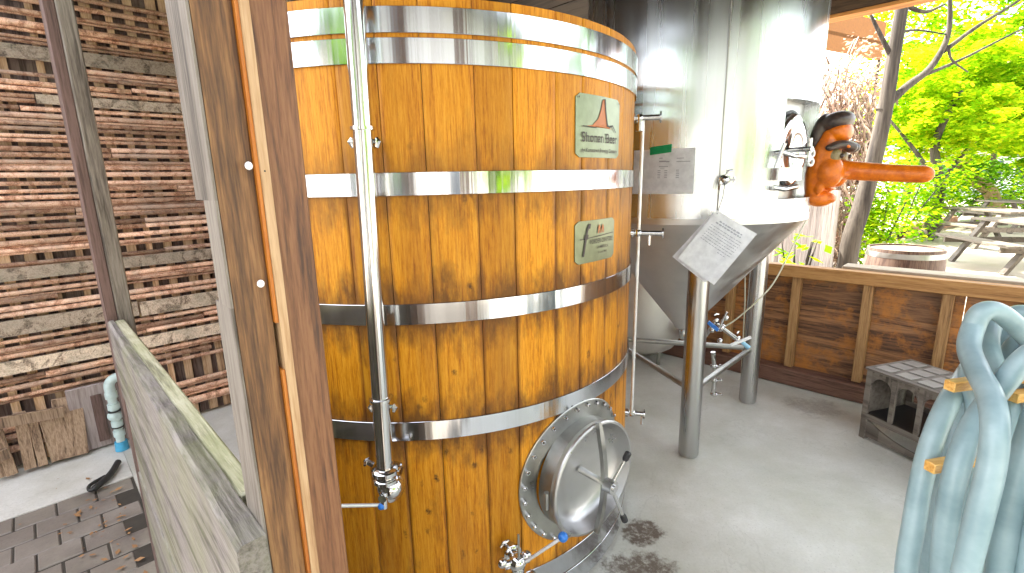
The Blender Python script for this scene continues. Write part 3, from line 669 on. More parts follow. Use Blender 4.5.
# manway in the lower right
mth = 41.0; mz = .495
mn = nrm(mth); Mo = cyl(mth, mz, FR)
mw = empty('manway', (0, 0, 0)); mw.parent = tank
def surf(rr, phi, off):      # point on the stave surface at polar offset from the manway's centre
    return cyl(mth + math.degrees(rr*cos(phi)/FR), mz + rr*sin(phi), FR+off)
g = MB(); R0 = .262; nn = 72
r_in, r_out = .1985, R0
ringsv = []
for (r, off) in ((r_out, .001), (r_out, .008), (r_out-.003, .010), (r_in, .010), (r_in, .001)):
    ringsv.append([g.b.verts.new(surf(r, 2*pi*k/nn, off)) for k in range(nn)])
for i in range(4):
    for k in range(nn):
        f = g.b.faces.new((ringsv[i][k], ringsv[i][(k+1) % nn], ringsv[i+1][(k+1) % nn], ringsv[i+1][k])); f.smooth = True
g.build('flange', MT['dull'], mw, sharp=30)
for k in range(28):
    phi = 2*pi*(k+.5)/28; p = surf(.247, phi, .010); q = surf(.247, phi, .022)
    g = MB(); g.tube([p, q], .0085, 6, smooth=False); g.sphere(q, .0055, sub=1); g.build('bolt', MT['chrome'], mw)
# neck and dished door
fr = frame(Mo, mn, (0, 0, 1))
g = MB(); g.lathe([(.200, .0), (.200, .055), (.200, .055), (.192, .055), (.192, .0)], mtx=fr, seg=72); nk = g.build('neck', MT['steel2'] if 'steel2' in MT else MT['dull'], mw, sharp=30)
g = MB()
prof = [(.001, .002), (.05, .003), (.10, .006), (.14, .012), (.165, .022), (.180, .042), (.191, .070), (.197, .083), (.205, .083), (.209, .077), (.207, .069), (.200, .053)]
g.lathe(prof, mtx=fr, seg=96); dr_ = g.build('dished_door', steel('brushed_dish', .34, .5, .0, vertical=False), mw, sharp=60)
g = MB()
for i in range(24):
    pass
# bowed crossbar, spindle, star handle
def mp_(x, y, z): return fr @ V((x, y, z))      # x = up, y = sideways
pts = [mp_(.215-.43*k/12, 0, .088 + .03*sin(pi*k/12)) for k in range(13)]
vs = []
for i, p in enumerate(pts):
    d = (pts[min(i+1, 12)]-pts[max(i-1, 0)]).normalized(); s_ = fr.to_3x3() @ V((0, 1, 0)); u_ = d.cross(s_)
    wd = .016 if 0 < i < 12 else .010
    vs.append([g.b.verts.new(p + s_*a_ + u_*b_) for a_, b_ in ((-wd/1.6, -.008), (wd/1.6, -.008), (wd/1.6, .008), (-wd/1.6, .008))])
for i in range(12):
    for r in range(4): g.b.faces.new((vs[i][r], vs[i][(r+1) % 4], vs[i+1][(r+1) % 4], vs[i+1][r]))
g.b.faces.new(vs[0]); g.b.faces.new(vs[-1][::-1])
g.build('crossbar', MT['dull'], mw)
g = MB(); g.tube([mp_(0, 0, .01), mp_(0, 0, .165)], .012, 14); g.tube([mp_(0, 0, .125), mp_(0, 0, .16)], .024, 16)
hw = g.build('spindle', MT['chrome'], mw)
for ang, ln in ((28, .10), (160, .13), (70, .05)):
    a = rad(ang); e = mp_(cos(a)*ln, -sin(a)*ln, .165); s0 = mp_(0, 0, .145)
    if ang == 70: continue
    MB().tube([s0, e], .0065, 10).build('handle_rod', MT['chrome'], mw)
    d = (e-s0).normalized(); MB().tube([e-d*.002, e+d*.006, e+d*.028, e+d*.032], [.008, .0115, .0115, .007], 12).build('handle_grip', MT['black'], mw)
g = MB(); g.tube([mp_(-.03, .213, .05), mp_(.03, .213, .05)], .009, 10); g.build('hinge', MT['dull'], mw)

# racking valve low on the front, with blue-knobbed lever
vc = cyl(21.3, .305, FR); vn = nrm(20.8); vs_ = nrm(110.8)
g = MB(); g.tube([vc-vn*.01, vc+vn*.06], .019, 16)
triclamp(g, vc+vn*.03, vn, .027, V((0, 0, 1))+vs_*-.6)
g.sphere(vc+vn*.075, .030, (1, 1, 1), 2)
g.tube([vc+vn*.075, vc+vn*.08-V((0, 0, .035)), vc+vn*.09-V((0, 0, .075))], [.021, .020, .022], 14)
triclamp(g, vc+vn*.085-V((0, 0, .055)), (vn.x*.1, vn.y*.1, 1), .028, vs_)
g.tube([vc+vn*.07+vs_*-.045, vc+vn*.07+vs_*.04], [.016, .016], 12)
for s_ in (-.05, .035): g.sphere(vc+vn*.07+vs_*s_+V((0, 0, .01)), .017, sub=2)
rv_ = g.build('racking_valve', MT['chrome'], tank)
MB().tube([vc+vn*.09+V((0, 0, .01)), vc+vn*.09+V((0, 0, .115))], .0035, 8).build('stem', MT['dull'], rv_)
kn = at(563, 537, 1.36) - V((FC[0], FC[1], 0)); ls = vc+vn*.085+vs_*.02+V((0, 0, .0))
MB().tube([ls, kn], .0055, 10).build('lever_rod', MT['rod'], rv_); MB().sphere(kn, .0165, (1, 1, 1), 3).build('blue_knob', MT['blue'], rv_)

# level gauge at the right edge
GA = at(643, 118, 2.03); GB = at(631.5, 414, 2.0); FCv = V((FC[0], FC[1], 0))
g = MB(); g.tube([GA-FCv-V((0, 0, .0)), GB-FCv], .0075, 10); lg = g.build('sight_tube', MT['rod'], tank)
for (px, py, ln) in ((640, 118, .075), (638, 233, .095), (632, 413, .05)):
    p = at(px, py, 2.02) - FCv; rt = V((.96, -.26, 0)); g = MB()
    g.tube([p-rt*.06, p+rt*ln], .0105, 12); g.lathe([(.0, ln), (.022, ln), (.022, ln+.006), (.0, ln+.006)], mtx=frame(p, rt), seg=18)
    g.sphere(p, .017, sub=2); g.lathe([(.01, -.03), (.019, -.03), (.019, -.018), (.01, -.018)], mtx=frame(p, rt), seg=16)
    if py != 118: g.tube([p+rt*.045, p+rt*.045-V((0, 0, .05))], .006, 8)
    else: g.tube([p+V((0, 0, .0)), p-V((0, 0, .05))], [.012, .016], 10)
    g.build('gauge_cock', MT['chrome'], tank)

# ================================================================== STEEL FERMENTER
TC = (1.085, 2.98); TR = .62
fm = empty('steel_fermenter', (TC[0], TC[1], 0), label='tall cylindrical stainless steel fermenter with a cone bottom standing on legs', cat='steel tank')
def tc(th, z, r=TR): a = rad(th); return V((r*sin(a), -r*cos(a), z))
TCv = V((TC[0], TC[1], 0))
# cladding with a cut-out for the side manway
g = MB()
REC = (20.2, 58, 1.40, 1.865)
g.lathe([(TR, 1.40), (TR, 1.865)], seg=150, a0=rad(REC[1]), a1=rad(360+REC[0]))
g.lathe([(TR-.003, 1.305), (TR, 1.308), (TR, 1.40)], seg=180)
g.lathe([(TR, 1.865), (TR, 2.60)], seg=180)
g.lathe([(TR, 2.60), (TR-.03, 2.66), (.3, 2.72), (.01, 2.74)], seg=90)
for th, dr1 in ((REC[0], 1), (REC[1], -1)):
    vs4 = [g.b.verts.new(tc(th, z, r)) for z, r in ((1.40, TR), (1.865, TR), (1.865, TR-.07), (1.40, TR-.07))]; g.b.faces.new(vs4)
for z in (1.40, 1.865):
    n = 20; ra = [g.b.verts.new(tc(REC[0]+(REC[1]-REC[0])*k/n, z, TR)) for k in range(n+1)]; rb = [g.b.verts.new(tc(REC[0]+(REC[1]-REC[0])*k/n, z, TR-.07)) for k in range(n+1)]
    for k in range(n): g.b.faces.new((ra[k], ra[k+1], rb[k+1], rb[k]))
g.build('cladding', MT['tank'], fm, sharp=30)
MB().lathe([(TR-.07, 1.38), (TR-.07, 1.89)], seg=60, a0=rad(10), a1=rad(70)).build('inner_shell', MT['dull'], fm)
g = MB(); g.lathe([(TR+.0005, 1.285), (TR+.003, 1.285), (TR+.003, 1.315), (TR+.0005, 1.315)], seg=180, closed=True); g.build('base_band', MT['satin2'] if 'satin2' in MT else MT['cone'], fm, sharp=30)
g = MB(); g.beam(tc(-8.3, 1.32, TR+.001), tc(-8.3, 2.59, TR+.001), .004, .012, up=nrm(-8.3)); g.build('seam', MT['dull'], fm)
g = MB(); g.lathe([(TR-.002, 1.286), (.06, .60), (.045, .575), (.001, .575)], seg=150); g.build('cone', MT['cone'], fm, sharp=60)
legs = [G_ - TCv for G_ in (V((.965, 2.463, 0)), V((1.60, 3.10, 0)), V((.70, 3.37, 0)))]
for p in legs:
    g = MB(); zt = 1.1
    g.tube([p+V((0, 0, .012)), p+V((0, 0, 1.29))], .054, 28); g.lathe([(0, 0), (.046, 0), (.046, .014), (.0, .014)], mtx=M.Translation(p), seg=24)
    g.build('leg', MT['pipe2'] if 'pipe2' in MT else MT['leg'] if 'leg' in MT else steel('leg_steel', .26, .5, .3), fm, sharp=40)
zb = .385
for a, b in ((0, 1), (0, 2), (1, 2)):
    MB().tube([legs[a]+V((0, 0, zb)), legs[b]+V((0, 0, zb))], .0175, 14).build('brace', MT['dull'], fm)
# side manway door in the cut-out
dc = tc(31.5, 1.635, TR-.07); dn = nrm(33)
frd = frame(dc, dn, (0, 0, 1)) @ M.Diagonal((1.35, 1, 1, 1))
g = MB(); g.lathe([(.125, 0), (.130, .03), (.122, .045), (.105, .05), (.06, .03), (.001, .02)], mtx=frd, seg=48)
md = g.build('manway_door', MT['chrome'], fm, sharp=50)
g = MB(); g.lathe([(.135, .002), (.140, .02), (.131, .022)], mtx=frd, seg=48); g.build('gasket', MT['black'], md)
g = MB(); cdoor = dc + dn*.10
g.tube([dc+dn*.02, dc+dn*.13], .013, 12); g.tube([dc+dn*.12+V((0, 0, -.06)), dc+dn*.12+V((0, 0, .05))], .008, 10)
g.tube([tc(17, 1.62, TR+.002), tc(17, 1.62, TR+.04), tc(22, 1.60, TR+.055), tc(30, 1.60, TR+.04)], .011, 10)
g.tube([tc(14.5, 1.55, TR+.03), tc(17, 1.66, TR+.045)], .009, 10)
g.tube([tc(15, 1.46, TR+.02), tc(20, 1.45, TR+.035), tc(28, 1.46, TR+.03)], .012, 10)
g.beam(tc(16, 1.52, TR+.03), tc(27, 1.52, TR+.05), .015, .06); g.build('door_arm', MT['chrome'], md)
g = MB(); lc = tc(36, 1.60, TR+.03); ln = nrm(20)
for dz in (.035, -.005): g.lathe([(.012, 0), (.021, 0), (.021, .012), (.012, .012)], mtx=frame(lc+V((0, 0, dz-.02)), ln), seg=20, closed=True)
g.beam(lc+V((0, 0, .03))-nrm(110)*.018, lc+V((0, 0, .03))+nrm(110)*.018, .012, .02, up=(0, 0, 1)); g.build('white_catch', MT['white'], md)
# sample cock with the hanging sheets
sc_ = tc(-7.2, 1.50, TR)
sn_ = nrm(-7.2); ss_ = nrm(82.8)
g = MB(); g.tube([sc_, sc_+sn_*.05], .014, 12); g.sphere(sc_+sn_*.045, .021, sub=2); triclamp(g, sc_+sn_*.03, sn_, .020, ss_)
g.tube([sc_+sn_*.05-ss_*.02-V((0, 0, .005)), sc_+sn_*.05-ss_*.02-V((0, 0, .045))], .009, 8)
g.tube([sc_+sn_*.05+ss_*.0+V((0, 0, .015)), sc_+sn_*.05+ss_*.01+V((0, 0, .04)), sc_+sn_*.05+ss_*.03+V((0, 0, .043))], .005, 8); g.build('sample_cock', MT['chrome'], fm)
# outlet pipework under the cone
def loc(px, py, Y): return at(px, py, Y) - TCv
g = MB()
a0 = V((0, 0, .585))
g.tube([a0, a0-V((0, 0, .06)), loc(700, 345, 2.95)], [.028, .028, .026], 14)
pl = [loc(700, 343, 2.90), loc(716, 322, 2.74), loc(722, 328, 2.70), loc(738, 340, 2.66), loc(745, 344, 2.63)]
g.tube([a0-V((0, 0, .05)), pl[0]], .022, 12)
g.tube(pl, .012, 12)
for q, ax in ((pl[1], pl[2]-pl[1]), (pl[2], pl[3]-pl[2]), (pl[3], pl[4]-pl[3])): triclamp(g, q, ax, .020, (0, 0, 1))
for q in (loc(712, 330, 2.7), loc(720, 341, 2.7), loc(726, 318, 2.7)): g.sphere(q, .016, sub=2)
g.tube([loc(718, 331, 2.68), loc(727, 312, 2.66)], .007, 8)
g.build('outlet_valve', MT['chrome'], fm)
MB().beam(loc(708, 322, 2.66), loc(718, 330, 2.64), .022, .018).build('blue_handle', MT['blue'], fm)
MB().beam(loc(731, 345, 2.58), loc(751, 337, 2.56), .014, .013).build('white_handle', MT['white'], fm)
MB().tube([loc(742, 342, 2.58), loc(749, 348, 2.56)], [.011, .013], 10).build('blue_cap', plain('pale_blue', (.25, .5, .7), .4), fm)
g = MB()
g.tube([loc(713, 352, 2.9), loc(715, 372, 2.9), loc(713, 395, 2.9)], .014, 10)
for py in (366, 380, 394): triclamp(g, loc(714, py, 2.9), (0, 0, 1), .020, (1, 0, 0))
g.build('drain_cock', MT['chrome'], fm)
# cream line
ln_ = spline([loc(722, 328, 2.7), loc(735, 320, 2.68), loc(755, 303, 2.62), loc(772, 285, 2.60), loc(785, 262, 2.60), loc(797, 238, 2.62), loc(806, 221, 2.70)], 8)
MB().tube(ln_, .0042, 8).build('cream_line', MT['beerline'], fm)
MB().tube([loc(745, 262, 3.3), loc(745, 300, 3.3), loc(739, 420, 3.3)], .0045, 8).build('cream_line', MT['beerline'], fm)

# taped sheet on the tank
def curved_sheet(c_th0, c_th1, z0, z1, off, drop=0):
    g = MB(); n = 14; rows_ = []
    for k in range(n+1):
        th = c_th0+(c_th1-c_th0)*k/n; rows_.append([g.b.verts.new(TCv+tc(th, z+drop*k/n, TR+off+lift)) for z, lift in ((z0, .006), (z0+(z1-z0)*.3, .003), (z1, 0))])
    for k in range(n):
        for r in range(2): f = g.b.faces.new((rows_[k][r], rows_[k+1][r], rows_[k+1][r+1], rows_[k][r+1])); f.smooth = True
    bmesh.ops.solidify(g.b, geom=g.b.faces[:], thickness=-.0008); return g
sheet = curved_sheet(-46.5, -18.9, 1.437, 1.652, .004, .0).build('taped_sheet', MT['paper'])
tag(sheet, 'white printed record sheet held by green tape on the steel fermenter', 'paper')
g = MB(); n = 10; rows_ = []
for k in range(n+1):
    th = -38.5 + 9.6*k/n; rows_.append([g.b.verts.new(TCv+tc(th, z+.010*k/n, TR+.0062)) for z in (1.625, 1.663)])
for k in range(n): g.b.faces.new((rows_[k][0], rows_[k+1][0], rows_[k+1][1], rows_[k][1]))
bmesh.ops.solidify(g.b, geom=g.b.faces[:], thickness=-.0008); g.build('green_tape', MT['tape'], sheet)
g = MB()
def inkline(g, th0, th1, z, h=.004):
    vs4 = [g.b.verts.new(TCv+tc(t_, zz, TR+.0118-(zz-1.44)*.014)) for t_, zz in ((th0, z), (th1, z), (th1, z+h), (th0, z+h))]; g.b.faces.new(vs4)
for (t0, t1, z, h) in ((-34, -32.5, 1.607, .003), (-34, -31, 1.590, .006), (-31, -29.5, 1.588, .006), (-26.5, -23.5, 1.604, .003), (-26.5, -20.8, 1.588, .003), (-34, -30, 1.567, .003), (-33.4, -31.5, 1.56, .002)): inkline(g, t0, t1, z, h)
for i in range(5):
    for t0 in (-34.5, -31.5, -26.5, -43): inkline(g, t0, t0+1.3, 1.548-i*.0085, .003)
g.build('print', plain('faint_ink', (.36, .36, .42), .6), sheet, sharp=0, recalc=False)

# hanging laminated sheets
pc = at(717, 213, 2.22); cs = [at(717, 210, 2.215), at(757, 234, 2.22), at(714, 285, 2.18), at(678, 258, 2.19)]
def quad_sheet(cs, th, bow=.012, n=8):
    g = MB(); G_ = []
    nrm_ = (cs[1]-cs[0]).cross(cs[3]-cs[0]).normalized()
    for i in range(n+1):
        row = []
        for j in range(n+1):
            u_, v_ = i/n, j/n; p = cs[0]*(1-u_)*(1-v_)+cs[1]*u_*(1-v_)+cs[2]*u_*v_+cs[3]*(1-u_)*v_
            row.append(g.b.verts.new(p + nrm_*bow*sin(pi*u_)*(.4+.6*v_)))
        G_.append(row)
    for i in range(n):
        for j in range(n): f = g.b.faces.new((G_[i][j], G_[i+1][j], G_[i+1][j+1], G_[i][j+1])); f.smooth = True
    bmesh.ops.solidify(g.b, geom=g.b.faces[:], thickness=.0008)
    return g, nrm_
g, nq = quad_sheet(cs, .001)
# which side faces the camera
hs_ = g.build('hanging_sheet', MT['paper']); tag(hs_, 'white laminated sheet of small print hanging askew by a string from the fermenter tap', 'paper')
g = MB()
sgn = 1 if nq.dot(CAM-cs[0]) > 0 else -1
def sp(u_, v_): return cs[0]*(1-u_)*(1-v_)+cs[1]*u_*(1-v_)+cs[2]*u_*v_+cs[3]*(1-u_)*v_ + nq*.012*sin(pi*u_)*(.4+.6*v_) + nq*sgn*.0022
random.seed(9)
for i in range(13):
    v0 = .12 + i*.045 + (.03 if i > 1 else 0); x = .10
    hgt = .022 if i < 2 else .009
    if i > 9: continue
    end = .88 if i < 9 else .35
    if i < 2: x, end = .2-.05*i, .78
    if i == 9: x, end = .6, .8
    while x < end:
        w_ = random.uniform(.03, .09); q = [sp(a_, b_) for a_, b_ in ((x, v0), (min(end, x+w_), v0), (min(end, x+w_), v0+hgt), (x, v0+hgt))]
        g.b.faces.new([g.b.verts.new(p) for p in q]); x += w_+.018
g.build('print', plain('pale_ink', (.34, .35, .42), .6), hs_, sharp=0, recalc=False)
cs2 = [c + V((-.004, .03, -.01)) for c in cs]; cs2[3] = cs2[3]+V((-.012, 0, .012)); cs2[2] = cs2[2] + V((-.02, .01, .012))
g, _ = quad_sheet(cs2, .001, .006); g.build('rear_page', MT['paper'], hs_)
cl = at(717, 214, 2.214); sk = TCv + sc_ + sn_*.05
g = MB(); g.tube([sk-ss_*.02-V((0, 0, .01)), (sk+cl)/2+V((-.012, 0, 0)), cl], .0016, 6); g.tube([sk-ss_*.0-V((0, 0, .01)), (sk+cl)/2+V((.008, 0, 0)), cl], .0016, 6)
g.build('string', MT['rubber'], hs_)

# rounded vessel behind
vp = empty('round_vessel', (1.12, 4.0, 0), label='pale satin steel vessel with a rounded bottom behind the oak tank edge', cat='vessel')
VR = .32
g = MB(); g.lathe([(.001, .07), (.10, .072), (.18, .085), (.25, .13), (.295, .21), (VR, .34), (VR, 1.5), (.285, 1.56), (.2, 1.62), (.001, 1.64)], seg=72); g.build('body', MT['satin'], vp, sharp=50)
for k in range(3):
    a = 2*pi*k/3+.4; g = MB(); g.tube([(VR*.62*sin(a), -VR*.62*cos(a), 0), (VR*.66*sin(a), -VR*.66*cos(a), .16)], .016, 10); g.build('leg', MT['dull'], vp)

# carved long-nosed mask
mk = empty('carved_mask', (0, 0, 0), label='orange carved wooden face mask with a very long nose hung on the fermenter', cat='mask')
mb = at(803, 204, 2.70)
ang = atan2(-.70, .70)
mk.matrix_world = M.Translation(mb) @ M.Rotation(ang, 4, 'Z') @ M.Rotation(rad(9), 4, 'Y') @ M.Diagonal((.9, .9, .93, 1))
def blob(parts, voxel, name, mat, parent, smooth=6):
    g = MB()
    for c, r, s_, rot in parts: g.sphere(c, r, s_, 3, M.Rotation(rad(rot), 4, 'Y') if rot else None)
    me = bpy.data.meshes.new('tmp'); g.b.to_mesh(me); g.b.free(); o = bpy.data.objects.new('tmp', me); C.objects.link(o)
    md_ = o.modifiers.new('r', 'REMESH'); md_.mode = 'VOXEL'; md_.voxel_size = voxel
    sm_ = o.modifiers.new('s', 'SMOOTH'); sm_.iterations = smooth; sm_.factor = .5
    bpy.context.view_layer.update(); m2 = bpy.data.meshes.new_from_object(o.evaluated_get(bpy.context.evaluated_depsgraph_get()))
    bpy.data.objects.remove(o); m2.materials.clear(); m2.materials.append(mat); m2.name = name
    for p in m2.polygons: p.use_smooth = True
    q = bpy.data.objects.new(name, m2); C.objects.link(q); q.parent = parent; return q
parts = [((.045, 0, .24), .1, (.75, 1.35, 2.3), 0), ((.082, 0, .415), .08, (.85, 1.3, .75), 10), ((.07, 0, .05), .07, (1.1, 1.4, .75), 0),
         ((.12, 0, .055), .04, (1.1, 1.5, .75), 0), ((.115, 0, .115), .028, (1.0, 2.1, .5), 15)]
for s_ in (-1, 1):
    parts += [((.105, .080*s_, .20), .080, (.9, .85, 1.1), -15), ((.075, .10*s_, .26), .05, (.9, .6, 1.5), 0), ((.085, .10*s_, .12), .03, (.8, .7, 1.6), 0),
              ((.15, .055*s_, .345), .03, (.9, 1.4, .5), 20), ((.165, .04*s_, .195), .034, (1, 1, .8), 0)]
L_ = .39
for k in range(26):
    t_ = k/25.; parts.append(((.12+L_*t_, 0, .215+.012*t_+.012*t_*t_), .054-.012*t_+(.008*max(0, t_-.75)), (1.2, .95, 1), 0))
blob(parts, .006, 'face', MT['mask'], mk, 5)
hair = [((.055, 0, .46), .09, (1.0, 1.35, .65), -25), ((-.005, 0, .38), .08, (.6, 1.5, 1.6), 0)]
blob(hair, .008, 'hair', MT['maskdark'], mk, 4)
for s_ in (-1, 1):
    br = [((.160-.008*k, .03*s_+.0125*k*s_, .338+.016*sin(pi*k/9)-.0015*k), .036-.0016*k, (1.1, 1, .8), 0) for k in range(10)]
    blob(br, .005, 'eyebrow', MT['maskdark'], mk, 10)
    g = MB(); g.sphere((.108, .082*s_, .284), .043, (.85, 1, .95), 3); g.build('eye', MT['maskeye'], mk, sharp=0)
    g = MB(); g.sphere((.147, .094*s_, .290), .013, (.9, 1, 1), 2); g.build('pupil', MT['maskdark'], mk, sharp=0)

# ================================================================== SMALL YARD THINGS
# drain pipe by the wall
dp = empty('drain_pipe', (0, 0, 0), label='grey blue plastic drain pipe with an elbow against the slat wall', cat='pipe')
_q = on_u(117.5, 425, -2.98); b0 = sh(-2.98, _q[1], 0)
g = MB()
pth = [b0+V((0, 0, .0)), b0+V((0, 0, .36))]
g.tube(pth, .022, 16)
el = spline([b0+V((0, 0, .36)), b0+V((0, 0, .41)), b0+Ys*.02+V((0, 0, .44)), b0+Ys*.06+V((0, 0, .45))], 4)
g.tube(el, .026, 16)
for z, r in ((.09, .028), (.15, .028), (.20, .03), (.26, .029), (.33, .03)): g.tube([b0+V((0, 0, z)), b0+V((0, 0, z+.035))], r, 16)
g.sphere(b0+V((0, 0, .22))-Xs*.0-Ys*.005, .034, sub=2)
g.build('pipe', MT['pvc'], dp)
for z in (.145, .245): MB().tube([b0+V((0, 0, z)), b0+V((0, 0, z+.008))], .031, 16).build('black_band', MT['rubber'], dp)
MB().tube([b0+V((0, 0, .0)), b0+V((0, 0, .055))], [.034, .031], 16).build('blue_collar', MT['bluepvc'], dp)
q0 = ground(118, 462, .02); q1 = ground(92, 490, .02)
g = MB(); g.tube(spline([q0, (q0+q1)/2+V((.02, 0, .0)), q1+V((0, 0, .0)), q1+V((-.045, .04, 0)), q1+V((-.03, .12, 0))], 6), [.016]*12+[.009]*13, 10)
tag(g.build('hose_end', MT['rubber']), 'short black hose end lying on the paving under the drain pipe', 'hose')
# dead leaves
g = MB(); random.seed(21)
for i in range(90):
    c_ = sh(random.gauss(-1.9, .45), -abs(random.gauss(.09, .10))-.03, .003+random.uniform(0, .006)); a = random.uniform(0, 6.28); s_ = random.uniform(.006, .022)
    d1 = V((cos(a), sin(a), random.uniform(-.2, .3)))*s_; d2 = V((-sin(a), cos(a), random.uniform(-.2, .3)))*s_*.45
    g.b.faces.new([g.b.verts.new(c_+p) for p in (-d1, -d2, d1, d2)])
tag(g.build('leaf_litter', plain('dead_leaf', (.30, .16, .07), .8), sharp=0), kind='stuff')

# crate under the rail
c0 = ground(858, 436); cdir = (ground(925, 471)-ground(866, 441)).normalized()
cperp = V((-cdir.y, cdir.x, 0))
if cperp.y < 0: cperp = -cperp
cr = empty('stacking_crate', (c0.x, c0.y, 0), atan2(cdir.y, cdir.x), label='old grey plastic crate with arched side openings on the floor below the plank wall', cat='crate')
CL, CW, CH = .80, .34, .43
def arch_panel(L0, L1, z0, z1, y, th, ops):
    g = MB()
    # pillars and arches
    xs = [L0]
    for (a, b) in ops: xs += [a, b]
    xs.append(L1)
    oz0 = z0+.035; 
    g.box(L0, L1, y, y+th, z0, oz0)
    for i in range(0, len(xs), 2): g.box(xs[i], xs[i+1], y, y+th, oz0, z1)
    for (a, b) in ops:
        r = (b-a)/2; zc = z1-.03-r; n = 10
        for k in range(n):
            t0, t1 = pi*k/n, pi*(k+1)/n; xa, xb = (a+b)/2-r*cos(t0), (a+b)/2-r*cos(t1); za, zb_ = zc+r*sin(t0), zc+r*sin(t1)
            g.hexa([(xa, y, za), (xb, y, zb_), (xb, y+th, zb_), (xa, y+th, za), (xa, y, z1), (xb, y, z1), (xb, y+th, z1), (xa, y+th, z1)])
    return g
ops = [(.03, .145), (.167, .28), (.302, .415), (.437, .55), (.572, .685), (.70, .775)]
arch_panel(.0, CL, .125, CH-.012, .0, .016, ops).build('front_side', MT['crate'], cr)
arch_panel(.0, CL, .15, CH-.012, CW-.016, .016, [(.05, .245), (.30, .495), (.55, .745)]).build('rear_side', MT['crate'], cr)
MB().box(.017, CL-.017, .017, CW-.017, .150, .158).build('tray', MT['black'], cr)
for x in (0, CL-.016): MB().box(x, x+.016, .017, CW-.017, .15, CH-.012).build('end_side', MT['crate'], cr)
g = MB(); g.box(-.008, CL+.008, -.008, CW+.008, CH-.011, CH+.004, bev=.003)
o = g.build('top', MT['crate'], cr)
g = MB(); random.seed(4)
for i in range(7):
    x0 = .025+i*.11
    for j in range(3): g.box(x0, x0+.085, .02+j*.105, .10+j*.105, CH+.0045, CH+.010, bev=.002)
g.build('ribs', plain('pale_rib', (.26, .245, .225), .45), cr)
for x in (.0, CL-.035):
    for y in (.0, CW-.035): MB().box(x, x+.035, y, y+.035, 0, .149, bev=.003).build('foot', MT['crate'], cr)
g = MB()
n = 10
for k in range(n):     # curved lower brace
    xa = .035+(CL-.07)*k/n; xb = .035+(CL-.07)*(k+1)/n; f_ = lambda x: .03+.09*abs((x-CL/2)/(CL/2))**3
    g.hexa([(xa, .006, .02), (xb, .006, .02), (xb, .02, .02), (xa, .02, .02), (xa, .006, f_(xa)+.02), (xb, .006, f_(xb)+.02), (xb, .02, f_(xb)+.02), (xa, .02, f_(xa)+.02)])
g.build('lower_brace', MT['crate'], cr)

# hose rack and coiled hoses
rk = empty('hose_rack', (1.34, 1.08, 0), label='plain pine rack whose arm ends stick out between the teal hoses', cat='rack')
rkv = V((1.34, 1.08, 0))
def arm(px, py, Y, w=.024):
    e = at(px, py, Y)-rkv; b_ = e + V((.34, .07, 0)); MB().beam(e, b_, w, w, bev=.002).build('arm', MT['pine'], rk); return b_
bs = [arm(929, 467, .96), arm(949, 386, 1.02), arm(1012, 397, 1.04)]
for x, y in ((-.06, -.12), (-.02, -.04), (.06, -.02)): MB().box(x, x+.035, y, y+.035, 0, 1.06, bev=.003).build('upright', MT['pine'], rk)
MB().beam((-.12, -.16, .1), (.16, .06, .1), .04, .05, bev=.002).build('foot_bar', MT['pine'], rk)
def strand(g, pts, r=.026):
    r *= .85; P_ = [at(x+4, y-2, Y) for x, y, Y in pts]; P_ = [V((p.x, p.y, max(p.z, .04))) for p in P_]; g.tube(spline(P_, 8), r, 18)
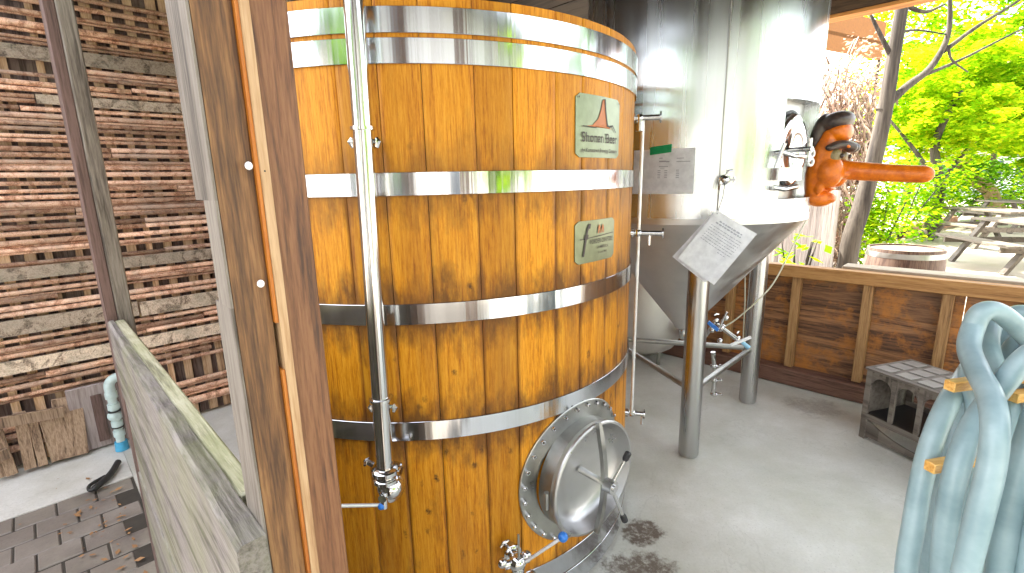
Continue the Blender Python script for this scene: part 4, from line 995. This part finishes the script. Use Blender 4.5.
hz = [
 ([(1060, 385, 1.12), (1026, 343, 1.12), (1008, 324, 1.12), (991, 313, 1.12), (977, 315, 1.12), (969, 330, 1.12), (965, 350, 1.08), (973, 372, 1.0), (986, 398, .92), (991, 430, .86), (987, 470, .84), (975, 520, .83), (962, 573, .83), (950, 640, .85), (960, 720, .9)], .0265),
 ([(1050, 372, 1.22), (1020, 330, 1.24), (1000, 318, 1.24), (988, 326, 1.2), (984, 345, 1.16), (990, 368, 1.12), (1003, 392, 1.10), (1012, 430, 1.08), (1008, 480, 1.06), (1000, 573, 1.05), (995, 640, 1.05)], .0265),
 ([(1090, 330, .98), (1050, 343, .98), (1022, 360, .98), (1003, 381, .98), (985, 404, .97), (968, 430, .95), (953, 470, .92), (943, 520, .91), (938, 573, .91), (935, 640, .93)], .026),
 ([(1000, 350, 1.3), (975, 360, 1.2), (957, 385, 1.12), (944, 405, 1.06), (929, 440, 1.02), (918, 480, 1.0), (909, 530, .98), (902, 573, .98), (897, 640, 1.0)], .026),
 ([(1005, 365, 1.28), (985, 380, 1.22), (965, 400, 1.16), (950, 440, 1.12), (940, 490, 1.1), (928, 540, 1.08), (922, 573, 1.08), (918, 640, 1.1)], .026),
 ([(965, 372, 1.1), (966, 384, 1.07), (972, 410, 1.04), (970, 450, 1.02), (958, 510, 1.0), (950, 573, 1.0), (948, 640, 1.0)], .024),
 ([(1075, 350, .9), (1048, 378, .9), (1035, 410, .9), (1022, 450, .88), (1008, 500, .87), (996, 573, .87), (990, 640, .88)], .026),
 ([(1090, 420, .86), (1060, 450, .85), (1040, 500, .84), (1026, 573, .84), (1020, 640, .84)], .026),
 ([(1040, 340, 1.2), (1015, 345, 1.2), (1006, 360, 1.2), (1010, 390, 1.2), (1024, 430, 1.2), (1030, 500, 1.2), (1025, 573, 1.18), (1020, 650, 1.15)], .026),
 ([(1090, 400, .8), (1062, 470, .79), (1052, 573, .79), (1050, 640, .8)], .026),
 ([(1030, 352, 1.16), (1014, 372, 1.12), (1006, 400, 1.08), (1004, 440, 1.04), (1010, 500, 1.0), (1016, 573, 1.0), (1014, 640, 1.0)], .026),
 ([(1060, 330, 1.2), (1030, 318, 1.22), (1012, 316, 1.24), (998, 330, 1.26), (994, 352, 1.26), (998, 400, 1.24), (1000, 480, 1.2), (990, 573, 1.18), (985, 640, 1.16)], .026),
 ([(1000, 380, 1.1), (988, 420, 1.12), (975, 470, 1.14), (968, 520, 1.14), (970, 573, 1.12), (970, 640, 1.1)], .026),
 ([(1070, 370, 1.05), (1044, 392, 1.04), (1034, 440, 1.02), (1036, 500, 1.0), (1038, 573, 1.0), (1036, 640, 1.0)], .026)]
g = MB()
for pts, r in hz: strand(g, pts, r)
tag(g.build('coiled_hose', MT['hose'], sharp=0), 'thick pale teal brewery hoses coiled and hung over the pine rack arms', 'hose')

# ================================================================== OUTSIDE THE RAIL
ob = empty('half_barrel', (3.16, 3.87, 0), .3, label='old brown barrel with a pale flat head standing just outside the plank wall', cat='barrel')
g = MB(); g.lathe([(.235, 0), (.27, .2), (.285, .44), (.27, .68), (.25, .925), (.237, .925), (.237, .91)], seg=60); g.build('staves', MT['barrelwood'], ob)
MB().lathe([(.001, .912), (.236, .912)], seg=40).build('head', MT['barreltop'], ob)
for z, r in ((.86, .2535), (.68, .2705), (.22, .276), (.06, .25)): MB().lathe([(r, z), (r+.003, z), (r-.001, z+.04), (r-.005, z+.04)], seg=60, closed=True).build('hoop', MT['dull'], ob)

def picnic(loc, rz, label):
    t = empty('picnic_table', loc, rz, label=label, cat='picnic table', group='pale wooden picnic tables in the yard')
    g = MB()
    for i in range(5): g.box(-.9, .9, -.37+i*.15, -.235+i*.15, .70, .74, bev=.004)
    g.build('table_top', MT['bench'], t)
    for s_ in (-1, 1):
        g = MB()
        for i in range(2): y = s_*.72 - .13+i*.14; g.box(-.9, .9, y, y+.125, .42, .46, bev=.004)
        g.build('bench_seat', MT['bench'], t)
        for e in (-.62, .62): MB().beam((e, s_*.30, .70), (e, s_*.70, .0), .05, .11, up=(1, 0, 0)).build('leg', MT['bench'], t)
    for e in (-.675, .675): MB().box(e-.02, e+.02, -.82, .82, .33, .42).build('crossbar', MT['bench'], t)
    return t
picnic((8.1, 7.5, -.01), rad(-104), 'nearest pale picnic table in the sunlit yard')
picnic((9.95, 10.1, -.01), rad(-98), 'middle pale picnic table in the sunlit yard')
picnic((12.9, 12.4, -.01), rad(-95), 'farthest pale picnic table below the crooked trunk')

# pale fence
pf = empty('plank_fence', (0, 0, 0), label='pale upright board fence behind the leaning tree', cat='fence')
a = at(700, 240, 5.2); a.z = 0; b = at(836, 240, 7.0); b.z = 0; d = (b-a); ln = d.length; d.normalize(); nb = int(ln/.11)
g = MB()
for i in range(nb):
    p = a+d*(i*.11+.05); g.beam((p.x, p.y, 0), (p.x, p.y, 1.28+random.uniform(-.02, .02)), .018, .095, up=(d.x, d.y, 0))
g.build('boards', MT['fence'], pf)
g = MB(); nf = V((-d.y, d.x, 0))*.03
for z in (.3, 1.05): g.beam(a+nf+V((0, 0, z)), b+nf+V((0, 0, z)), .03, .08)
g.build('rails', MT['fence'], pf)

# dry vine hedge
def leaves(g, c, rad3, n, s0, s1, flat=0, shape=None, hang=0):
    for i in range(n):
        while True:
            p = V((random.uniform(-1, 1), random.uniform(-1, 1), random.uniform(-1, 1)))
            if p.length < 1: break
        p = V((p.x*rad3[0], p.y*rad3[1], p.z*rad3[2])) + V(c)
        a = random.uniform(0, 6.28); tl = random.uniform(-.7, .7); s_ = random.uniform(s0, s1)
        d1 = V((cos(a), sin(a), tl)).normalized(); d2 = d1.cross(V((random.uniform(-.6, .6), random.uniform(-.6, .6), 1))).normalized()
        g.b.faces.new([g.b.verts.new(p+q) for q in (-d1*s_, -d2*s_*.55, d1*s_, d2*s_*.55)])
random.seed(31)
vh = empty('vine_hedge', (0, 0, 0), label='tall mass of dry pinkish climbing vines beside the leaning tree', cat='hedge')
vb = at(858, 200, 8.2); vb.z = 0
vl = at(800, 200, 7.4); vl.z = 0
g = MB()
for i in range(420):
    f_ = random.random(); p = vl.lerp(vb, f_) + V((random.uniform(-.2, .2), random.uniform(-.25, .25), 0)); z = random.uniform(0, 3.0)
    L1 = random.uniform(.4, 1.3); q = [p+V((0, 0, z))]
    for k in range(5): q.append(q[-1]+V((random.uniform(-.12, .12), random.uniform(-.08, .08), -L1/5 if random.random() < .8 else L1/6)))
    g.tube(q, random.uniform(.006, .018), 5)
g.build('stems', wood('vine_stem', (.14, .08, .055), (.27, .18, .13), (.42, .32, .25), 'z', 20, .8, .5), vh, sharp=0)
g = MB()
for i in range(14):
    c_ = vl.lerp(vb, random.random()) + V((0, .1, random.uniform(.3, 3.2))); leaves(g, c_, (.45, .35, .5), 330, .02, .06)
g.build('dry_leaves', MT['vine'], vh, sharp=0)
# green leaves at its foot
def shrub(loc, r3, n, s0, s1, mat, label, name='shrub', stems=6, grp='green shrubs at the edge of the yard'):
    t = empty(name, (loc[0], loc[1], 0), label=label, cat='shrub', group=grp); g = MB()
    for i in range(stems):
        a = random.uniform(0, 6.28); e = V((cos(a)*r3[0]*.6, sin(a)*r3[1]*.6, loc[2]+r3[2]*.5)); g.tube([V((0, 0, 0)), e*.5+V((0, 0, .08)), e], [.02, .014, .006], 6)
    g.build('stems', MT['bark'], t, sharp=0)
    g = MB(); k = 9
    for i in range(k):
        c_ = V((random.uniform(-.7, .7)*r3[0], random.uniform(-.7, .7)*r3[1], loc[2]+random.uniform(-.7, .7)*r3[2])); leaves(g, c_, (r3[0]*.5, r3[1]*.5, r3[2]*.5), n//k, s0, s1)
    g.build('foliage', mat, t, sharp=0); return t
p = at(800, 240, 4.6); shrub((p.x, p.y, .75), (.28, .15, .30), 60, .05, .08, MT['leaf'], 'sparse big-leaved green plant just outside the plank wall below the mask', stems=5)
p = at(882, 215, 7.2); shrub((p.x, p.y, .7), (.45, .4, .8), 1500, .03, .06, MT['leaf'], 'bright green shrub immediately right of the leaning trunk')
p = at(905, 200, 11); shrub((p.x, p.y, .9), (1.3, .8, 1.0), 3200, .04, .08, MT['leaf'], 'broad low green shrub behind the reddish bed edging')
p = at(960, 190, 15); shrub((p.x, p.y, .8), (1.9, 1.0, .9), 3000, .05, .09, MT['leafd'], 'dark green shrub beneath the leaning pale trunk')
p = at(1005, 185, 17); shrub((p.x, p.y, 1.0), (2.2, 1.2, 1.2), 3500, .05, .09, MT['leafd'], 'wide dark shrub behind the farthest picnic table')
p = at(1060, 185, 14); shrub((p.x, p.y, 1.0), (2.0, 1.2, 1.4), 3000, .05, .09, MT['leaf'], 'green shrub at the right edge behind the picnic tables')

def tree(trunk, r0, limbs, crowns, n, s0, s1, mat, bark, label, name='leafy_tree', grp=None):
    base = V(trunk[0]); t = empty(name, (base.x, base.y, 0), label=label, cat='tree')
    if grp: t['group'] = grp
    o0 = V((base.x, base.y, 0))
    g = MB(); sp_ = spline([V(p)-o0 for p in trunk], 6); k = len(sp_); g.tube(sp_, [r0*(1-.55*i/k)*(1+.5*max(0, 1-i/4)) for i in range(k)], 14)
    for lb, lr in limbs:
        s2 = spline([V(p)-o0 for p in lb], 5); k = len(s2); g.tube(s2, [lr*(1-.7*i/k) for i in range(k)], 8)
    g.build('trunk', bark, t, sharp=0)
    if crowns:
        g = MB(); tot = sum(c[1][0]*c[1][1]*c[1][2] for c in crowns)
        for c_, r3 in crowns:
            m_ = int(n*r3[0]*r3[1]*r3[2]/tot); kk = max(3, m_//90)
            for i in range(kk):
                while True:
                    q = V((random.uniform(-1, 1), random.uniform(-1, 1), random.uniform(-1, 1)))
                    if q.length < 1: break
                cc = V(c_)-o0+V((q.x*r3[0], q.y*r3[1], q.z*r3[2])); cr_ = random.uniform(.16, .34)*min(r3)
                cr_ = max(cr_, .25); leaves(g, cc, (cr_*1.3, cr_*1.3, cr_*.55), m_//kk, s0, s1)
        g.build('crown', mat, t, sharp=0)
    return t
random.seed(41)
# the dark leaning tree
TY = 6.0
T = lambda x, y, Y=TY: at(x, y, Y)
b0 = T(848, 262); b0.z = -.05
trk = [b0, T(850, 245), T(862, 205), T(874, 160), T(884, 115), T(893, 60), T(903, 0), T(912, -70)]
limbs = [([T(880, 112), T(905, 88), T(930, 68), T(948, 35), T(950, -10)], .055), ([T(943, 52), T(975, 28), T(1012, 5), T(1050, -20)], .028), ([T(896, 35), T(915, 30), T(950, 35)], .02), ([T(948, 45), T(952, 60), T(968, 72)], .018),
         ([T(918, 78), T(960, 60), T(1000, 40), T(1060, 10)], .02), ([T(905, 5), T(925, 12), T(945, 4)], .03), ([T(893, 60), T(878, 30), T(866, 5)], .03)]
tree(trk, .115, limbs, [(T(960, -70, 7), (1.2, 1, .4))], 1500, .03, .06, MT['leaf'], MT['bark'], 'dark leaning tree trunk forking outside the rail behind the mask', 'leaning_tree')
# background trees
def T2(x, y, Y): return at(x, y, Y)
tb = T2(1003, 205, 15); tb.z = -.05
tree([tb, T2(990, 192, 15), T2(972, 178, 15), T2(966, 160, 15), T2(965, 140, 15), T2(962, 90, 15), T2(955, 30, 15)], .2, [([T2(966, 170, 15), T2(950, 160, 14.8), T2(935, 152, 14.5), T2(925, 150, 14)], .09), ([T2(964, 120, 15), T2(990, 95, 15), T2(1010, 60, 15)], .1), ([T2(963, 110, 15), T2(935, 80, 15), T2(920, 50, 15)], .09)],
     [(T2(950, 100, 15), (2.4, 2, 1.4)), (T2(1000, 60, 14), (2.4, 2, 2.0)), (T2(925, 40, 14), (2.0, 1.8, 2.2)), (T2(990, 125, 13.5), (1.8, 1.5, .9)), (T2(900, 130, 13), (1.3, 1.3, 1.0))], 26000, .05, .10, MT['leaf'], MT['bark2'], 'pale crooked trunk with a bright yellow green crown beyond the tables')
for (x, Y, mat, lab, n) in ((905, 20, 'leafd', 'deep green tree at the back of the yard left of the crooked trunk', 15000), (1030, 19, 'leafd', 'dark green tree at the far right of the yard', 15000), (985, 24, 'leafy', 'tall yellow tree at the very back of the yard', 13000), (1075, 13, 'leaf', 'bright green tree past the right edge', 11000), (935, 11.5, 'leafy', 'small yellow green maple with low sprays behind the leaning trunk', 9000)):
    q = at(x, 195, Y); q.z = -.05; h = 2.2 if Y < 12 else 4
    crowns = [((q.x+random.uniform(-1.6, 1.6), q.y+random.uniform(-1, 1), h*random.uniform(.5, 1.6)), (random.uniform(1.3, 2.2), 1.4, random.uniform(.8, 1.3))) for k in range(7)]
    if Y < 12: crowns = [((q.x+random.uniform(-.6, .9), q.y+random.uniform(-.7, .7), random.uniform(1.9, 4.3)), (.9, .7, .5)) for k in range(8)]
    tree([q, q+V((.1, 0, h*.5)), q+V((-.1, .1, h)), q+V((.2, 0, h*1.5))], .13, [([q+V((0, 0, h*.5)), q+V((.7, .2, h*.9)), q+V((1.3, .2, h*1.2))], .06), ([q+V((0, 0, h*.6)), q+V((-.7, .1, h*1.)), q+V((-1.2, .3, h*1.3))], .06)], crowns, n, .05 if Y < 12 else .08, .09 if Y < 12 else .15, MT[mat], MT['bark'], lab, grp='trees at the back of the yard')
# timbered house added behind the camera to block sky and stripe the steel
bh = empty('added_house', (1.0, -6.2, 0), rad(8), label='unseen white plaster house with dark timbers added behind the camera to band the reflections', cat='house')
MB().box(-9, 8, -3, 0, 0, 4.6).build('wall', plain('white_plaster', (.62, .61, .58), .85), bh)
for i in range(15):
    x = -8.9+i*1.19; MB().box(x, x+.16, .0015, .05, 0, 4.6).build('timber', MT['darkpost'], bh)
for x in (-6.4, -2.8, .8, 4.3): MB().box(x, x+.95, .002, .03, .6, 2.2).build('window', plain('dark_pane', (.03, .04, .05), .08), bh)
MB().hexa([(-9.5, -4, 4.5), (8.5, -4, 4.5), (8.5, 1.1, 4.5), (-9.5, 1.1, 4.5), (-9.5, -4, 6.2), (8.5, -4, 6.2), (8.5, 1.1, 4.62), (-9.5, 1.1, 4.62)]).build('roof', plain('roof_tiles', (.08, .085, .095), .6), bh)
# trees added out of view for green reflections in the steel
for i, (x, y) in enumerate(((7.0, -3), (9, 1.0), (5.0, -4.6), (-3, -4.6), (11, -2))):
    q = V((x, y, -.05)); crowns = [((x+random.uniform(-1.2, 1.2), y+random.uniform(-1.2, 1.2), random.uniform(1.8, 4.5)), (1.2, 1.2, .8)) for k in range(5)]
    tree([q, q+V((.1, 0, 1.5)), q+V((-.1, .1, 3)), q+V((.2, 0, 4.2))], .12, [([q+V((0, 0, 1.6)), q+V((.7, .2, 2.6)), q+V((1.1, .2, 3.4))], .05)], crowns, 3500, .09, .16, MT['leafd' if i % 2 else 'leaf'], MT['bark'], 'unseen garden tree added behind the camera for reflections in the steel', grp='trees added out of view behind the camera')

# orange awning, bed edging, stones
aw = at(858, 30, 9.5); g = MB()
dA = (at(890, 30, 10.5)-at(825, 30, 9.0)); dA.z = 0; dA.normalize(); nA = V((-dA.y, dA.x, 0))
P0 = at(822, 22, 9.2); P1 = at(888, 14, 10.2); P0.z = P1.z = (P0.z+P1.z)/2
awe = empty('orange_awning', (0, 0, 0), label='orange brown awning roof hanging above the dry vines', cat='awning')
g.hexa([P0-V((0, 0, .36)), P1-V((0, 0, .36)), P1+nA*1.6-V((0, 0, .1)), P0+nA*1.6-V((0, 0, .1)), P0-V((0, 0, .30)), P1-V((0, 0, .30)), P1+nA*1.6+V((0, 0, .5)), P0+nA*1.6+V((0, 0, .5))])
g.hexa([P0-V((0, 0, .62)), P1-V((0, 0, .62)), P1+nA*.03-V((0, 0, .62)), P0+nA*.03-V((0, 0, .62)), P0-V((0, 0, -.05)), P1-V((0, 0, -.05)), P1+nA*.03+V((0, 0, .05)), P0+nA*.03+V((0, 0, .05))])
g.build('cloth', MT['canopy'], awe)
for P_ in (P0, P1): MB().tube([V((P_.x, P_.y, 0))+nA*.05, V((P_.x, P_.y, P_.z-.1))+nA*.05], .03, 8).build('pole', MT['bark'], awe)
q0 = at(898, 224, 11.5); q1 = at(952, 222, 14); q0.z = q1.z = .1
g = MB(); g.beam(q0, q1, .25, .3, bev=.03)
tag(g.build('bed_edging', wood('reddish_log', (.28, .12, .06), (.42, .2, .11), (.5, .28, .17), 'x', 10, .8, .1)), 'long reddish timber edging of the planting bed', 'log')
random.seed(51)
for i, (px, py, r, lab) in enumerate(((888, 238, .16, 'pale rock near the foot of the leaning trunk'), (905, 236, .12, 'small pale rock right of the rock by the trunk'), (874, 243, .13, 'rounded pale rock nearest the leaning trunk'))):
    p = ground(px, py); g = MB(); g.sphere((0, 0, 0), r, (1.4, 1, .7), 3)
    for v in g.b.verts: v.co += v.co.normalized()*(random.uniform(-.008, .008)+.02*sin(v.co.x*20+i)+.015*cos(v.co.y*27))
    o = g.build('rock', MT['stone'], sharp=0, loc=(p.x, p.y, r*.3)); tag(o, lab, 'rock')
# pale garden wall / house far behind
hw_ = empty('garden_house', (0, 0, 0), label='pale low house wall glimpsed through the trees', cat='house')
a = at(890, 170, 30); b = at(1100, 170, 26); a.z = b.z = 0; d = (b-a).normalized(); n_ = V((-d.y, d.x, 0))
g = MB(); g.hexa([a, b, b+n_*3, a+n_*3, a+V((0, 0, 2.6)), b+V((0, 0, 2.6)), b+n_*3+V((0, 0, 2.6)), a+n_*3+V((0, 0, 2.6))]); g.build('wall', plain('pale_render', (.6, .6, .6), .8), hw_)
for f_ in (.12, .3, .5, .7, .88):
    c_ = a.lerp(b, f_) - n_*.03; g = MB(); g.beam(c_+V((0, 0, 1.0)), c_+V((0, 0, 2.0)), 1.2, .04, up=n_); g.build('window', plain('dark_glass', (.05, .07, .1), .1), hw_)
g = MB(); e = V((0, 0, 2.6)); g.hexa([a+e-n_*.5, b+e-n_*.5, b+e+n_*3.5, a+e+n_*3.5, a+e+n_*1.4+V((0, 0, 1.1)), b+e+n_*1.4+V((0, 0, 1.1)), b+e+n_*1.6+V((0, 0, 1.1)), a+e+n_*1.6+V((0, 0, 1.1))]); g.build('roof', plain('slate', (.12, .12, .14), .7), hw_)

# ================================================================== LIGHT
w = bpy.data.worlds.new('World'); scene.world = w; w.use_nodes = True; t = w.node_tree
sky = t.nodes.new('ShaderNodeTexSky'); sky.sky_type = 'NISHITA'; sky.sun_disc = False
EL, AZ = rad(56), rad(-44)          # sun seen towards the far left
sd = V((sin(AZ)*cos(EL), cos(AZ)*cos(EL), sin(EL)))
sky.sun_elevation = EL; sky.sun_rotation = AZ; sky.air_density = 1.0; sky.dust_density = 1.5; sky.ozone_density = 1
hz_ = t.nodes.new('ShaderNodeHueSaturation'); hz_.inputs['Saturation'].default_value = .22
t.links.new(sky.outputs[0], hz_.inputs['Color'])
bg = t.nodes['Background']; bg.inputs[1].default_value = .15; t.links.new(hz_.outputs[0], bg.inputs[0])
sl_ = bpy.data.lights.new('sun', 'SUN'); sl_.energy = 4.0; sl_.angle = rad(.6); sl_.color = (1, .95, .86)
so = bpy.data.objects.new('sun', sl_); C.objects.link(so); so.rotation_euler = sd.to_track_quat('Z', 'Y').to_euler()
vs2 = scene.view_settings; vs2.view_transform = 'Standard'; vs2.look = 'None'; vs2.gamma = 1; vs2.exposure = 3.12; vs2.use_curve_mapping = False
scene.cycles.max_bounces = 10; scene.cycles.diffuse_bounces = 5; scene.cycles.glossy_bounces = 5; scene.cycles.sample_clamp_indirect = 10
try: scene.cycles.use_denoising = True
except Exception: pass
